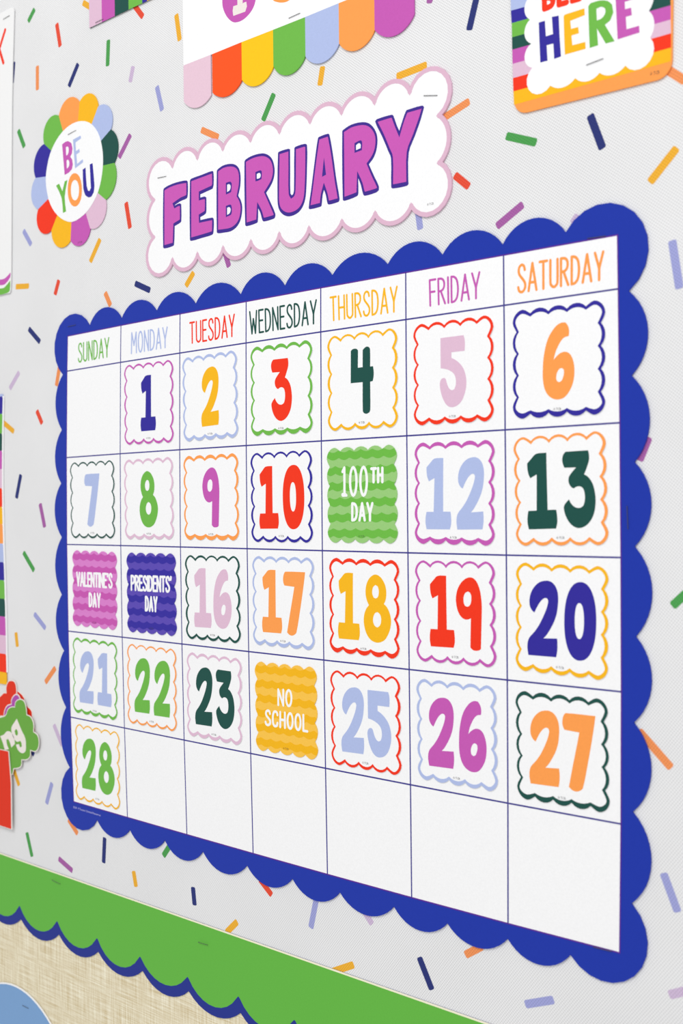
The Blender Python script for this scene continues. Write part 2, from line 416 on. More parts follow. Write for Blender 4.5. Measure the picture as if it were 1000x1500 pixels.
GLYPHS = {'1': [[(-2.8,21.5),(3.79,21.77),(3.66,8.68),(3.61,-10.87),(8.97,-10.89),(9.42,-14.57),(9.42,-18.28),(8.5,-21.61),(-8.71,-21.77),(-9.42,-18.17),(-9.34,-14.4),(-8.71,-11.1),(-3.38,-11.06),(-2.68,9.7),(-6.87,7.68),(-8.0,10.15),(-8.56,13.27),(-8.65,16.28),(-5.83,18.98)]],'9': [[(1.17,21.76),(3.4,21.38),(5.58,19.74),(7.36,16.75),(8.53,13.15),(9.23,8.33),(9.43,4.1),(9.16,-1.97),(8.74,-11.07),(8.24,-20.49),(7.04,-21.36),(4.68,-21.76),(2.46,-21.48),(0.63,-20.07),(0.97,-11.51),(1.38,-2.64),(-0.87,-3.48),(-3.12,-3.46),(-4.98,-2.63),(-6.83,-0.88),(-8.29,1.83),(-9.12,5.18),(-9.43,8.25),(-8.99,11.35),(-8.01,14.46),(-6.05,17.59),(-3.74,19.8),(-1.08,21.28)],[(-0.5,13.28),(1.12,12.6),(1.9,10.8),(1.93,8.67),(1.43,6.21),(0.2,4.63),(-1.45,4.14),(-2.94,4.81),(-3.65,6.62),(-3.75,9.07),(-3.33,10.93),(-2.24,12.49)]],'3': [[(-7.82,21.36),(6.34,21.32),(6.83,18.87),(6.74,16.0),(5.78,13.19),(4.38,10.06),(3.38,8.19),(5.37,7.14),(7.45,4.81),(8.92,1.88),(9.74,-1.65),(10.11,-5.47),(9.84,-9.27),(9.0,-13.06),(7.47,-16.21),(5.23,-18.9),(2.65,-20.58),(-0.28,-21.36),(-3.18,-20.79),(-5.7,-19.14),(-7.83,-16.51),(-9.21,-13.56),(-9.98,-9.98),(-9.55,-8.37),(-8.24,-6.79),(-6.49,-5.23),(-5.52,-7.2),(-3.89,-8.99),(-1.73,-10.08),(0.45,-10.08),(2.3,-9.05),(3.24,-6.84),(3.55,-4.29),(3.28,-1.4),(2.48,0.55),(1.2,1.5),(-0.61,1.77),(-2.08,1.38),(-3.35,0.66),(-4.79,1.49),(-6.06,3.16),(-6.5,5.44),(-6.07,7.36),(-4.38,9.53),(-1.5,12.29),(-8.86,12.48),(-9.75,14.66),(-10.11,17.28),(-9.36,19.83)]],'2': [[(2.07,21.6),(4.35,21.45),(6.62,20.4),(8.51,18.21),(9.65,15.34),(10.05,11.45),(9.7,6.86),(8.97,2.89),(7.49,-1.14),(5.25,-5.24),(2.62,-9.07),(0.57,-11.22),(9.43,-10.59),(9.67,-13.38),(9.61,-17.31),(8.89,-21.17),(-9.41,-21.6),(-10.05,-17.79),(-9.91,-14.45),(-8.91,-11.7),(-5.44,-7.95),(-2.38,-3.87),(0.28,0.95),(2.16,5.04),(3.28,8.4),(3.5,10.38),(2.88,11.53),(1.74,11.78),(0.22,11.16),(-1.68,9.39),(-3.59,6.62),(-5.5,3.05),(-7.05,4.07),(-8.46,6.3),(-8.87,8.93),(-8.5,12.28),(-7.12,15.68),(-4.81,18.59),(-1.75,20.74)]],'7': [[(-8.11,21.43),(10.47,21.61),(9.63,16.3),(7.59,5.87),(5.16,-5.28),(1.79,-19.06),(0.08,-20.72),(-2.5,-21.61),(-5.07,-21.13),(-7.1,-19.67),(-4.38,-7.79),(-1.77,2.85),(0.26,11.45),(-9.23,12.04),(-10.15,13.89),(-10.47,16.13),(-10.03,18.78),(-9.25,20.48)]],'8': [[(-1.98,21.7),(0.61,21.34),(3.18,19.92),(5.36,17.47),(6.8,14.72),(7.51,11.38),(7.34,7.44),(6.52,4.86),(5.48,3.28),(7.81,1.56),(9.82,-1.41),(11.03,-4.71),(11.37,-8.05),(10.62,-12.02),(8.78,-16.09),(6.21,-19.38),(3.27,-21.01),(0.32,-21.7),(-2.64,-21.47),(-5.61,-20.28),(-8.22,-17.91),(-10.07,-14.62),(-11.17,-10.69),(-11.37,-7.27),(-10.75,-3.8),(-9.22,-0.56),(-6.95,1.85),(-8.44,4.33),(-9.54,7.7),(-9.74,11.12),(-9.11,14.57),(-7.59,17.77),(-5.33,20.14)],[(-1.43,15.09),(0.56,14.16),(1.35,11.65),(1.11,8.81),(0.14,7.06),(-1.49,6.41),(-3.04,7.01),(-4.07,9.12),(-4.13,11.39),(-3.29,13.7)],[(0.08,-2.17),(2.06,-3.29),(3.15,-5.77),(2.98,-8.89),(1.86,-10.94),(0.01,-12.03),(-1.98,-11.2),(-3.3,-9.31),(-3.58,-6.77),(-2.9,-4.45),(-1.63,-2.78)]],'5': [[(-9.16,21.13),(7.91,21.22),(8.72,18.89),(8.99,15.51),(8.67,11.88),(-1.0,11.84),(-1.02,8.45),(2.01,6.96),(5.01,4.68),(7.63,1.59),(9.1,-1.88),(9.82,-5.59),(9.64,-9.85),(8.65,-13.44),(6.97,-17.0),(4.47,-19.6),(1.81,-20.85),(-1.23,-21.22),(-3.9,-20.32),(-6.19,-18.02),(-8.1,-14.49),(-9.38,-10.37),(-9.82,-6.62),(-9.19,-4.49),(-7.86,-3.35),(-6.32,-3.16),(-5.32,-4.16),(-4.57,-6.38),(-3.44,-8.93),(-1.92,-10.58),(-0.4,-10.99),(1.13,-10.3),(2.05,-8.09),(2.22,-5.34),(1.56,-2.52),(0.06,-0.56),(-2.6,1.07),(-6.05,2.27),(-9.13,2.83)]],'4': [[(-9.35,19.89),(-8.04,20.8),(-6.12,21.14),(-4.23,20.67),(-3.25,19.61),(-3.52,8.6),(0.56,8.61),(0.67,19.53),(2.19,20.81),(4.07,21.49),(5.93,21.02),(6.81,19.53),(6.77,8.48),(9.15,8.57),(9.64,5.7),(9.61,2.31),(8.83,-0.91),(6.68,-1.14),(6.64,-18.99),(5.88,-20.65),(3.63,-21.49),(1.39,-20.96),(0.42,-19.48),(0.46,-0.96),(-9.64,-0.95)]],'6': [[(4.33,21.29),(5.58,20.0),(6.54,17.97),(6.83,15.69),(6.53,13.46),(3.95,13.06),(1.72,11.33),(-0.52,7.97),(-2.02,4.86),(-3.15,1.05),(-0.9,3.14),(1.72,4.67),(4.31,4.96),(6.53,4.13),(8.36,2.04),(9.68,-1.6),(10.19,-5.81),(9.82,-10.27),(8.72,-14.05),(6.51,-17.77),(3.55,-20.5),(-0.54,-21.36),(-4.29,-20.36),(-7.32,-17.89),(-9.21,-14.17),(-10.12,-9.52),(-10.19,-4.27),(-9.73,2.24),(-8.43,8.67),(-6.53,13.72),(-4.26,17.09),(-1.25,20.04),(1.73,21.36)],[(2.08,-3.9),(3.34,-4.78),(3.56,-6.6),(3.04,-8.83),(1.93,-11.01),(0.36,-11.75),(-1.06,-10.94),(-1.5,-9.15),(-1.13,-6.9),(-0.15,-5.03),(0.82,-4.13)]],'0': [[(10.04,0.8),(9.73,-6.16),(8.71,-11.7),(7.05,-16.16),(4.8,-19.38),(2.0,-21.19),(-1.55,-21.54),(-4.4,-20.26),(-6.74,-17.44),(-8.51,-13.23),(-9.63,-7.77),(-10.04,-0.72),(-9.71,6.39),(-8.65,12.01),(-6.93,16.48),(-4.63,19.64),(-1.8,21.35),(1.75,21.54),(4.56,20.15),(6.84,17.28),(8.56,13.08),(9.64,7.71)],[(2.43,0.42),(2.34,-2.79),(2.05,-5.33),(1.56,-7.36),(0.91,-8.8),(0.09,-9.58),(-0.94,-9.67),(-1.76,-9.02),(-2.44,-7.69),(-2.95,-5.74),(-3.28,-3.24),(-3.4,-0.02),(-3.31,3.21),(-3.02,5.76),(-2.53,7.79),(-1.87,9.22),(-1.05,9.98),(-0.02,10.05),(0.8,9.39),(1.47,8.06),(1.98,6.11),(2.3,3.61)]]}
CARDS = [('1',111.82,1485.11,-0.55,59.13,62.54,'magenta','navy',[('1',-0.35,0.13,0.974,0.981)]),('2',181.99,1485.04,0.62,59.14,62.46,'periwinkle','yellow',[('2',0.26,0.24,0.962,0.994)]),('3',254.85,1485.28,-0.33,59.86,62.53,'green','red',[('3',0.57,-0.53,0.984,0.996)]),('4',328.02,1485.18,-0.2,59.72,62.61,'yellow','dark_green',[('4',0.34,0.02,1.012,1.0)]),('5',400.14,1484.93,-0.3,59.66,62.56,'red','pink',[('5',0.3,-0.12,1.0,1.0)]),('6',472.88,1484.72,-0.57,59.54,62.4,'navy','orange',[('6',0.53,-0.17,1.0,1.0)]),('7',38.73,1411.71,0.28,59.71,62.48,'dark_green','periwinkle',[('7',-0.01,-0.33,0.971,0.991)]),('8',110.59,1411.71,0.5,59.28,62.67,'pink','green',[('8',0.12,-0.31,0.973,0.997)]),('9',181.9,1411.92,0.21,58.9,62.72,'orange','magenta',[('9',0.26,-0.03,0.973,1.0)]),('10',253.85,1411.35,0.23,59.81,62.55,'navy','red',[('1',-11.96,-0.17,1.005,0.996),('0',11.93,-0.28,1.014,1.011)]),('100th',326.64,1411.87,0.19,59.66,64.41,'green','green',[]),('12',400.06,1411.9,-0.56,59.69,62.57,'magenta','periwinkle',[('1',-11.56,-0.4,1.029,0.997),('2',12.16,-0.39,0.995,0.999)]),('13',473.34,1412.6,1.3,59.93,62.35,'orange','dark_green',[('1',-11.83,-0.25,1.037,0.99),('3',12.36,-0.28,1.0,1.0)]),('valentine',40.07,1339.14,-0.48,59.97,63.65,'magenta','magenta',[]),('presidents',112.22,1338.95,0.27,59.29,63.92,'navy','navy',[]),('16',182.41,1338.5,0.4,58.74,62.48,'dark_green','pink',[('1',-10.69,-0.06,1.008,0.999),('6',10.83,-0.09,0.951,1.005)]),('17',254.47,1339.2,0.03,60.04,62.57,'periwinkle','orange',[('1',-10.68,0.04,1.033,1.001),('7',10.98,-0.64,0.999,1.009)]),('18',327.52,1339.42,-0.38,59.73,62.61,'red','yellow',[('1',-12.69,-0.03,0.999,0.998),('8',11.57,-0.26,1.0,1.0)]),('19',399.97,1339.85,0.56,59.89,62.5,'magenta','red',[('1',-9.69,0.33,1.0,1.0),('9',10.49,-0.23,1.0,1.0)]),('20',473.25,1339.73,-0.95,59.64,62.6,'yellow','navy',[('2',-11.67,-0.08,1.0,1.0),('0',12.36,0.05,1.0,1.009)]),('21',39.35,1267.31,-0.55,59.98,62.4,'green','periwinkle',[('2',-11.04,-0.44,0.973,0.992),('1',12.89,0.03,0.988,0.98)]),('22',111.64,1267.24,-0.25,59.26,62.32,'orange','green',[('2',-11.42,-0.16,0.959,0.988),('2',12.35,-0.22,0.978,0.993)]),('23',182.94,1266.1,-0.4,58.88,62.42,'pink','dark_green',[('2',-11.05,-0.2,0.95,0.993),('3',12.04,-0.11,0.969,0.991)]),('school',255.94,1265.51,0.55,59.29,64.22,'yellow','yellow',[]),('25',327.76,1265.72,0.48,59.52,62.21,'red','periwinkle',[('2',-10.67,-0.21,0.993,0.995),('5',11.83,-0.45,1.004,0.999)]),('26',400.12,1266.79,0.64,59.44,62.1,'periwinkle','magenta',[('2',-11.5,-0.53,0.997,0.991),('6',12.07,-0.25,0.979,0.996)]),('27',472.82,1266.57,0.77,59.47,62.17,'dark_green','orange',[('2',-11.12,-0.04,1.007,0.991),('7',11.55,-0.29,1.0,1.0)]),('28',41.3,1196.17,-0.18,58.78,61.65,'yellow','green',[('2',-11.36,0.06,0.959,0.972),('8',12.16,-0.17,0.946,0.97)])]
WEEK = [('SUNDAY','green',[(21.24,1540.4),(63.24,1541.03),(20.92,1524.06),(62.93,1524.91)]),('MONDAY','periwinkle',[(90.8,1541.81),(135.25,1541.49),(90.48,1524.57),(134.96,1525.31)]),('TUESDAY','red',[(159.87,1541.87),(209.19,1542.52),(159.91,1525.44),(208.92,1525.93)]),('WEDNESDAY','dark_green',[(223.77,1542.41),(288.98,1542.64),(224.23,1525.54),(288.74,1526.08)]),('THURSDAY','yellow',[(300.36,1542.79),(358.16,1542.46),(300.78,1526.24),(357.93,1525.66)]),('FRIDAY','magenta',[(382.53,1542.91),(420.79,1542.54),(382.88,1525.97),(420.6,1526.27)]),('SATURDAY','orange',[(446.29,1542.79),(502.43,1542.24),(446.24,1525.67),(502.13,1525.87)])]
CARDTEXT = {'100th': [('100',[(309.74,1430.66),(332.63,1430.54),(309.61,1410.76),(332.35,1410.47)]),('TH',[(334.48,1429.35),(345.55,1429.59),(334.34,1418.91),(345.41,1418.8)]),('DAY',[(317.91,1407.2),(336.93,1407.19),(317.73,1394.52),(336.76,1394.55)])],'valentine': [("VALENTINE'S",[(15.8,1352.95),(64.7,1353.35),(15.74,1340.69),(64.46,1340.63)]),('DAY',[(32.52,1336.62),(48.91,1336.76),(32.47,1324.39),(48.67,1324.39)])],'presidents': [("PRESIDENTS'",[(87.47,1352.67),(137.42,1353.4),(87.41,1340.01),(137.19,1340.38)]),('DAY',[(104.92,1337.04),(120.25,1337.31),(104.69,1324.74),(120.02,1324.73)])],'school': [('NO',[(248.37,1279.46),(262.81,1280.2),(248.18,1267.16),(262.62,1267.6)]),('SCHOOL',[(235.63,1263.81),(277.5,1264.69),(235.45,1252.06),(277.32,1252.19)])]}
FEB = [('F',[(131.76,1644.1),(132.95,1645.93),(140.36,1647.23),(149.17,1647.49),(158.47,1646.74),(159.92,1645.25),(159.75,1635.61),(158.61,1633.56),(152.04,1632.82),(144.87,1631.03),(145.12,1630.66),(149.52,1631.33),(152.0,1630.56),(152.34,1628.87),(152.15,1617.96),(150.88,1616.79),(144.6,1615.41),(143.61,1601.86),(142.07,1600.79),(132.53,1600.55),(130.88,1601.8)],[]),('E',[(162.38,1645.58),(163.75,1646.92),(174.9,1647.54),(186.8,1648.11),(188.2,1646.89),(188.29,1638.2),(187.18,1635.25),(179.46,1634.33),(173.7,1633.66),(173.66,1631.27),(178.22,1631.23),(180.23,1630.22),(180.24,1623.87),(179.8,1619.19),(177.99,1618.07),(173.42,1617.11),(173.5,1614.87),(186.24,1614.5),(187.98,1613.02),(187.47,1603.63),(186.04,1602.13),(175.32,1601.65),(163.21,1601.34),(161.64,1602.64)],[]),('B',[(191.83,1646.95),(193.25,1648.24),(198.5,1649.68),(205.4,1649.45),(211.07,1647.76),(214.96,1644.27),(216.56,1638.94),(216.23,1632.07),(214.68,1626.96),(214.09,1625.14),(216.29,1622.03),(217.9,1617.12),(217.47,1611.8),(215.48,1606.75),(211.48,1603.17),(205.76,1601.41),(198.87,1601.6),(192.49,1602.18),(191.11,1603.43)],[[(202.53,1635.23),(204.6,1635.22),(206.06,1634.01),(206.27,1632.8),(205.67,1631.13),(204.52,1630.41),(202.44,1629.87)],[(202.26,1618.75),(204.33,1618.93),(205.8,1617.73),(206.0,1616.3),(205.06,1614.6),(203.91,1614.02),(202.18,1613.7)]]),('R',[(220.76,1647.71),(222.46,1649.28),(229.67,1650.46),(238.39,1650.01),(243.76,1648.05),(247.98,1644.39),(250.24,1639.05),(250.48,1633.76),(248.81,1628.84),(245.54,1624.96),(242.06,1621.99),(246.45,1614.26),(250.79,1605.97),(250.33,1603.43),(248.4,1602.79),(239.82,1602.6),(238.21,1603.63),(236.13,1609.3),(234.0,1612.71),(233.53,1603.67),(232.2,1602.75),(222.26,1602.29),(220.84,1603.53)],[[(232.96,1636.85),(235.47,1637.11),(236.87,1635.85),(236.51,1633.87),(234.87,1633.28),(232.91,1633.44)]]),('U',[(254.07,1646.87),(255.45,1647.7),(263.82,1647.79),(265.57,1647.05),(265.49,1634.49),(265.44,1617.48),(266.65,1615.77),(268.0,1616.26),(268.87,1619.05),(269.7,1646.91),(271.05,1647.73),(279.2,1647.82),(281.4,1646.47),(281.18,1631.33),(280.26,1616.9),(279.15,1610.52),(276.55,1605.87),(272.42,1602.93),(266.24,1601.79),(261.06,1602.69),(256.39,1605.74),(253.82,1609.93),(253.07,1616.05)],[]),('A',[(291.43,1648.81),(292.73,1649.61),(300.58,1649.9),(301.83,1648.69),(304.74,1635.17),(307.41,1618.92),(310.1,1605.57),(309.6,1603.88),(308.15,1603.43),(300.89,1603.31),(299.44,1604.29),(298.05,1609.94),(296.44,1613.85),(295.12,1610.49),(294.03,1603.83),(293.04,1603.28),(283.58,1603.3),(282.39,1604.46),(284.77,1616.05),(288.01,1632.86)],[]),('R',[(313.06,1648.6),(314.11,1649.53),(320.87,1651.26),(330.05,1650.8),(336.06,1648.59),(340.48,1644.03),(342.69,1638.62),(342.3,1631.89),(339.75,1626.37),(335.5,1622.68),(339.59,1614.64),(343.46,1607.46),(343.62,1604.78),(341.43,1603.68),(331.92,1603.32),(330.42,1604.59),(328.48,1611.08),(326.31,1615.72),(326.38,1606.11),(325.34,1604.38),(314.5,1603.28),(312.95,1604.34)],[[(324.77,1637.16),(327.33,1637.99),(328.84,1636.67),(328.6,1634.43),(324.73,1633.94)]]),('Y',[(341.05,1648.82),(342.55,1649.84),(354.3,1649.92),(355.93,1649.02),(358.54,1642.6),(360.6,1638.42),(363.35,1644.48),(366.27,1649.74),(367.7,1649.99),(378.92,1649.85),(380.29,1648.5),(377.42,1641.27),(372.64,1632.06),(368.01,1623.47),(367.41,1605.84),(367.57,1603.96),(366.14,1603.12),(355.14,1603.58),(353.7,1604.75),(353.74,1622.72),(351.57,1627.67),(346.82,1637.71),(342.49,1645.47)],[])]
FEB_A = [(296.75,1635.04),(298.44,1623.4),(294.8,1622.67)]
FEBRIM = [((142.75,1660.98),(159.73,1669.87)),((170.92,1661.35),(186.94,1670.17)),((198.48,1662.04),(214.81,1669.76)),((227.1,1662.07),(243.02,1670.06)),((255.67,1661.68),(273.43,1670.0)),((284.44,1661.97),(301.35,1669.38)),((312.61,1661.37),(329.79,1669.13)),((340.72,1661.4),(358.43,1669.98)),((369.25,1660.84),(396.23,1665.02)),((391.61,1640.92),(398.6,1625.66)),((391.53,1612.38),(394.55,1587.24)),((369.47,1590.08),(351.94,1582.2)),((340.25,1590.24),(325.04,1582.52)),((311.92,1589.99),(295.69,1581.89)),((282.38,1590.38),(265.94,1581.86)),((254.37,1591.0),(237.87,1581.71)),((226.29,1590.22),(211.13,1581.55)),((197.53,1590.39),(180.36,1581.78)),((169.71,1590.14),(152.39,1581.81)),((141.51,1590.32),(114.5,1587.65)),((119.77,1611.01),(113.08,1625.88)),((120.28,1639.19),(119.44,1665.12))]
FLOWER_IN = [(-21.73,1682.02),(-19.88,1691.98),(-14.78,1703.09),(-6.55,1711.59),(3.91,1717.62),(16.49,1720.76),(28.78,1720.25),(39.31,1716.77),(47.4,1710.64),(53.16,1702.66),(56.36,1693.52),(57.52,1685.28),(57.06,1676.49),(54.68,1667.18),(50.83,1659.0),(44.77,1652.07),(36.4,1645.93),(25.69,1641.91),(14.87,1640.57),(3.98,1643.81),(-5.43,1649.6),(-12.51,1656.43),(-17.22,1663.82),(-20.29,1672.36)]
PETALS = [((26.81,1736.12),(40.52,1740.03)),((51.71,1726.61),(62.38,1725.41)),((67.77,1704.75),(76.56,1692.71)),((71.56,1677.53),(73.92,1666.08)),((60.21,1650.59),(57.0,1635.62)),((39.42,1630.99),(23.71,1619.49)),((12.24,1625.88),(-2.8,1622.25)),((-14.82,1638.61),(-24.3,1637.17)),((-33.73,1659.74),(-43.95,1674.9)),((-36.98,1686.88),(-38.68,1701.46)),((-23.86,1712.99),(-14.96,1733.03)),((-2.14,1731.74),(14.62,1743.15))]
BEYOU = [('B','magenta',[(2.43,1706.87),(7.65,1708.05),(11.55,1707.48),(15.4,1705.0),(16.86,1700.58),(16.01,1696.64),(13.63,1694.39),(16.21,1691.57),(17.06,1687.28),(15.75,1683.89),(11.82,1681.93),(5.53,1681.06)],[[(7.56,1703.47),(9.91,1703.61),(11.45,1702.19),(11.37,1698.53),(9.77,1696.57),(7.89,1696.69)],[(8.43,1692.53),(10.63,1692.72),(12.15,1690.57),(11.93,1687.41),(9.86,1685.81),(8.61,1685.78)]]),('E','periwinkle',[(17.77,1707.51),(28.25,1708.58),(28.81,1706.2),(21.11,1704.5),(21.58,1697.3),(26.2,1698.14),(26.76,1695.48),(22.14,1694.45),(23.06,1686.52),(30.75,1688.85),(31.15,1686.23),(20.07,1683.48)],[]),('Y','green',[(-6.83,1674.48),(-2.51,1675.32),(2.11,1668.15),(5.42,1675.64),(9.35,1676.17),(5.16,1662.97),(6.95,1650.67),(2.53,1650.06),(0.89,1662.83)],[]),('O','orange',[(29.19,1664.24),(28.74,1660.26),(27.57,1656.97),(25.75,1654.45),(23.42,1652.86),(20.68,1652.3),(17.6,1652.85),(14.88,1654.39),(12.59,1656.84),(10.86,1660.03),(9.8,1663.78),(9.5,1667.96),(9.97,1671.99),(11.17,1675.31),(13.02,1677.83),(15.39,1679.39),(18.15,1679.9),(21.22,1679.29),(23.91,1677.71),(26.17,1675.25),(27.87,1672.07),(28.9,1668.37)],[[(25.23,1664.72),(24.96,1662.27),(24.28,1660.24),(23.23,1658.68),(21.87,1657.69),(20.28,1657.34),(18.51,1657.66),(16.94,1658.59),(15.62,1660.08),(14.62,1662.03),(14.02,1664.31),(13.85,1666.86),(14.12,1669.33),(14.81,1671.37),(15.88,1672.93),(17.25,1673.91),(18.84,1674.24),(20.62,1673.9),(22.18,1672.95),(23.48,1671.46),(24.47,1669.52),(25.06,1667.25)]]),('U','navy',[(30.58,1680.46),(34.39,1681.23),(35.6,1666.37),(37.47,1661.96),(39.42,1661.32),(41.26,1663.49),(40.13,1682.59),(43.88,1682.91),(46.05,1664.38),(44.91,1659.22),(41.87,1656.37),(37.82,1656.49),(33.64,1659.07),(31.17,1664.5)],[])]
HERE = [('H','navy',[(462.38,1676.92),(466.33,1676.79),(466.93,1667.85),(471.54,1667.87),(470.96,1677.65),(475.3,1677.09),(475.74,1665.91),(476.52,1654.05),(472.19,1653.81),(471.71,1662.56),(467.34,1662.76),(467.82,1653.97),(463.17,1654.18),(462.72,1665.51)],[]),('E','yellow',[(478.46,1675.79),(479.26,1676.54),(491.52,1676.4),(491.7,1672.66),(482.58,1672.05),(483.1,1667.5),(487.55,1667.32),(487.96,1663.79),(483.28,1663.82),(483.78,1658.3),(491.87,1657.94),(492.05,1654.11),(479.02,1654.37),(478.68,1665.09)],[]),('R','green',[(493.94,1676.85),(495.37,1678.08),(500.79,1677.92),(505.61,1676.3),(508.24,1673.61),(509.05,1669.08),(507.1,1665.35),(503.88,1663.87),(509.63,1653.47),(504.31,1653.68),(499.02,1663.32),(499.68,1653.98),(494.57,1653.91),(494.15,1665.65)],[[(498.81,1673.98),(501.83,1674.25),(504.18,1672.41),(503.94,1669.6),(501.77,1667.83),(499.07,1667.64)]]),('E','magenta',[(510.4,1677.06),(523.73,1676.27),(523.9,1672.65),(515.82,1672.79),(515.99,1668.77),(519.53,1668.58),(519.9,1664.52),(516.37,1664.59),(516.72,1657.87),(524.06,1657.68),(524.23,1654.07),(511.43,1653.93)],[])]
BELONG = [(464.22,1696.07),(519.25,1692.99),(464.65,1681.96),(519.12,1679.74)]
HERE_BASE = [(445.18,1628.52),(542.28,1626.32),(541.85,1675.2),(443.77,1695.16)]
HERE_STRIPES = [[(443.7,1689.06),(542.03,1683.42)],[(444.22,1681.77),(541.97,1677.0)],[(444.37,1673.58),(542.0,1669.45)],[(444.41,1666.43),(541.94,1663.22)],[(444.56,1658.24),(541.87,1655.87)],[(444.7,1650.05),(542.0,1648.75)],[(444.98,1642.33),(541.93,1641.32)],[(445.25,1634.62),(541.66,1634.3)]]
HERE_CLOUD = [((456.33,1693.44),(453.08,1699.97)),((456.54,1680.29),(452.94,1687.38)),((457.21,1666.51),(452.79,1674.29)),((457.64,1652.61),(452.75,1660.65)),((469.51,1639.6),(454.91,1641.41)),((485.37,1639.77),(477.36,1636.57)),((500.39,1638.87),(493.29,1636.12)),((515.8,1638.72),(508.07,1635.76)),((530.31,1649.68),(529.88,1637.39)),((529.74,1663.82),(532.69,1655.71))]
BANNER = {'top': [(156.51,1732.16),(187.32,1732.1),(218.97,1732.35),(250.44,1732.19),(280.82,1732.17),(311.03,1732.51),(341.36,1732.58),(373.27,1732.46)],'side': [(156.05,1705.42),(185.44,1703.08),(186.86,1704.33),(218.27,1705.79),(219.2,1705.83),(249.8,1707.03),(250.06,1707.41),(280.2,1706.69),(280.51,1705.75),(310.54,1706.24),(311.11,1706.33),(341.01,1706.65),(341.22,1706.75),(372.84,1707.47)],'tip': [(168.0,1698.1),(198.55,1698.69),(230.67,1698.43),(260.8,1698.45),(290.75,1698.57),(322.82,1698.3),(352.43,1699.14)],'oval': [(199.69,1767.71),(200.28,1761.99),(203.59,1755.48),(208.26,1750.45),(212.94,1747.93),(220.27,1747.48),(226.9,1749.66),(231.54,1753.28),(233.96,1758.43),(234.33,1765.52),(231.19,1772.79),(223.41,1777.92),(214.11,1778.99),(205.97,1775.98),(201.13,1771.91)],'foot': [(211.12,1759.91),(215.4,1759.57),(215.28,1768.57),(209.92,1769.27),(216.74,1776.34),(221.39,1775.82),(220.72,1758.91),(221.52,1759.22),(224.43,1759.18),(225.03,1755.65),(223.26,1752.53),(211.0,1753.06),(210.39,1756.73)],'oval2': [(250.75,1752.54),(254.49,1750.1),(258.83,1748.37),(263.16,1747.53),(266.74,1747.78),(269.98,1752.06),(270.7,1758.83),(265.31,1767.51),(256.66,1769.34),(250.3,1764.22),(248.93,1757.52)]}
VALANCE = [[(42.12,1814.56),(41.68,1792.15)],[(58.55,1809.67),(58.22,1792.97)],[(75.22,1804.72),(75.0,1792.95)],[(92.51,1799.58),(92.39,1793.07)],[(109.28,1794.59),(109.25,1792.84)],[(115.24,1794.69),(115.2,1792.83)]]
POSTER = [(-133.32,1832.69),(-99.11,1839.57),(-71.79,1841.53),(-67.53,1840.58),(-66.0,1837.77),(-71.25,1759.2),(-73.95,1670.6),(-75.79,1611.31),(-76.86,1597.14),(-78.32,1594.34),(-93.57,1594.51),(-138.93,1592.26)]
POSTER_P = [(-115.66,1604.69),(-102.11,1608.35),(-93.27,1608.04),(-85.61,1607.89),(-76.32,1611.98),(-76.95,1607.89),(-85.72,1602.81),(-93.38,1602.93),(-102.24,1602.9),(-115.8,1598.59)]
POSTER_G = [(-115.83,1597.37),(-102.29,1600.48),(-93.44,1600.22),(-86.88,1599.96),(-77.01,1604.92),(-77.73,1596.65),(-81.56,1594.76),(-93.57,1594.51),(-115.92,1593.7)]
POSTER_K = [[(-80.24,1824.62),(-89.83,1810.49),(-83.58,1796.84)]]
STRIPBAND = [(-90.85,1504.96),(-91.93,1485.72),(-92.75,1468.85),(-93.78,1432.62),(-93.88,1408.42),(-93.24,1378.17),(-92.54,1360.04),(-91.57,1329.83),(-90.74,1293.6),(-90.38,1260.37)]
STRIPY = [1506.81,1504.7,1489.34,1472.15,1456.76,1440.46,1423.54,1406.91,1391.78,1374.4,1357.86,1341.8,1325.41,1309.63,1292.92,1276.51,1260.09,1249.44]
RED2 = [(-76.61,1246.5),(-68.67,1243.8),(-63.81,1240.32),(-64.43,1235.79),(-58.35,1233.48),(-52.86,1230.13),(-52.46,1224.27),(-49.97,1219.65),(-48.41,1211.98),(-55.52,1203.21),(-76.73,1200.49),(-81.37,1234.0)]
RED1 = [(-113.22,1230.73),(-105.62,1236.62),(-100.94,1239.13),(-96.27,1242.14),(-92.24,1242.54),(-92.5,1247.06),(-88.73,1252.96),(-83.26,1254.47),(-77.89,1253.47),(-75.31,1248.72),(-75.09,1242.76),(-69.29,1239.36),(-74.99,1222.8),(-113.59,1214.31)]
PURP = [(-112.58,1215.54),(-101.31,1220.7),(-95.77,1221.53),(-94.19,1226.76),(-89.7,1231.49),(-83.32,1233.48),(-83.24,1237.0),(-79.0,1241.44),(-74.5,1243.09),(-70.09,1241.35),(-68.44,1235.56),(-79.6,1214.36),(-112.84,1204.26)]
GRN = [(-111.64,1213.69),(-102.22,1219.37),(-92.04,1222.55),(-87.72,1228.56),(-81.88,1231.21),(-76.84,1231.75),(-76.04,1235.33),(-72.77,1238.17),(-67.42,1239.52),(-62.16,1238.28),(-59.11,1233.67),(-58.04,1226.88),(-51.98,1225.6),(-47.78,1220.2),(-47.93,1213.32),(-41.97,1211.13),(-39.87,1205.54),(-41.36,1199.49),(-45.37,1196.22),(-50.02,1195.9),(-52.96,1196.19),(-53.59,1190.99),(-58.89,1187.3),(-66.82,1186.0),(-67.28,1181.17),(-71.41,1178.4),(-79.49,1176.44),(-81.4,1171.15),(-87.75,1169.71),(-101.54,1167.17),(-112.74,1165.51)]
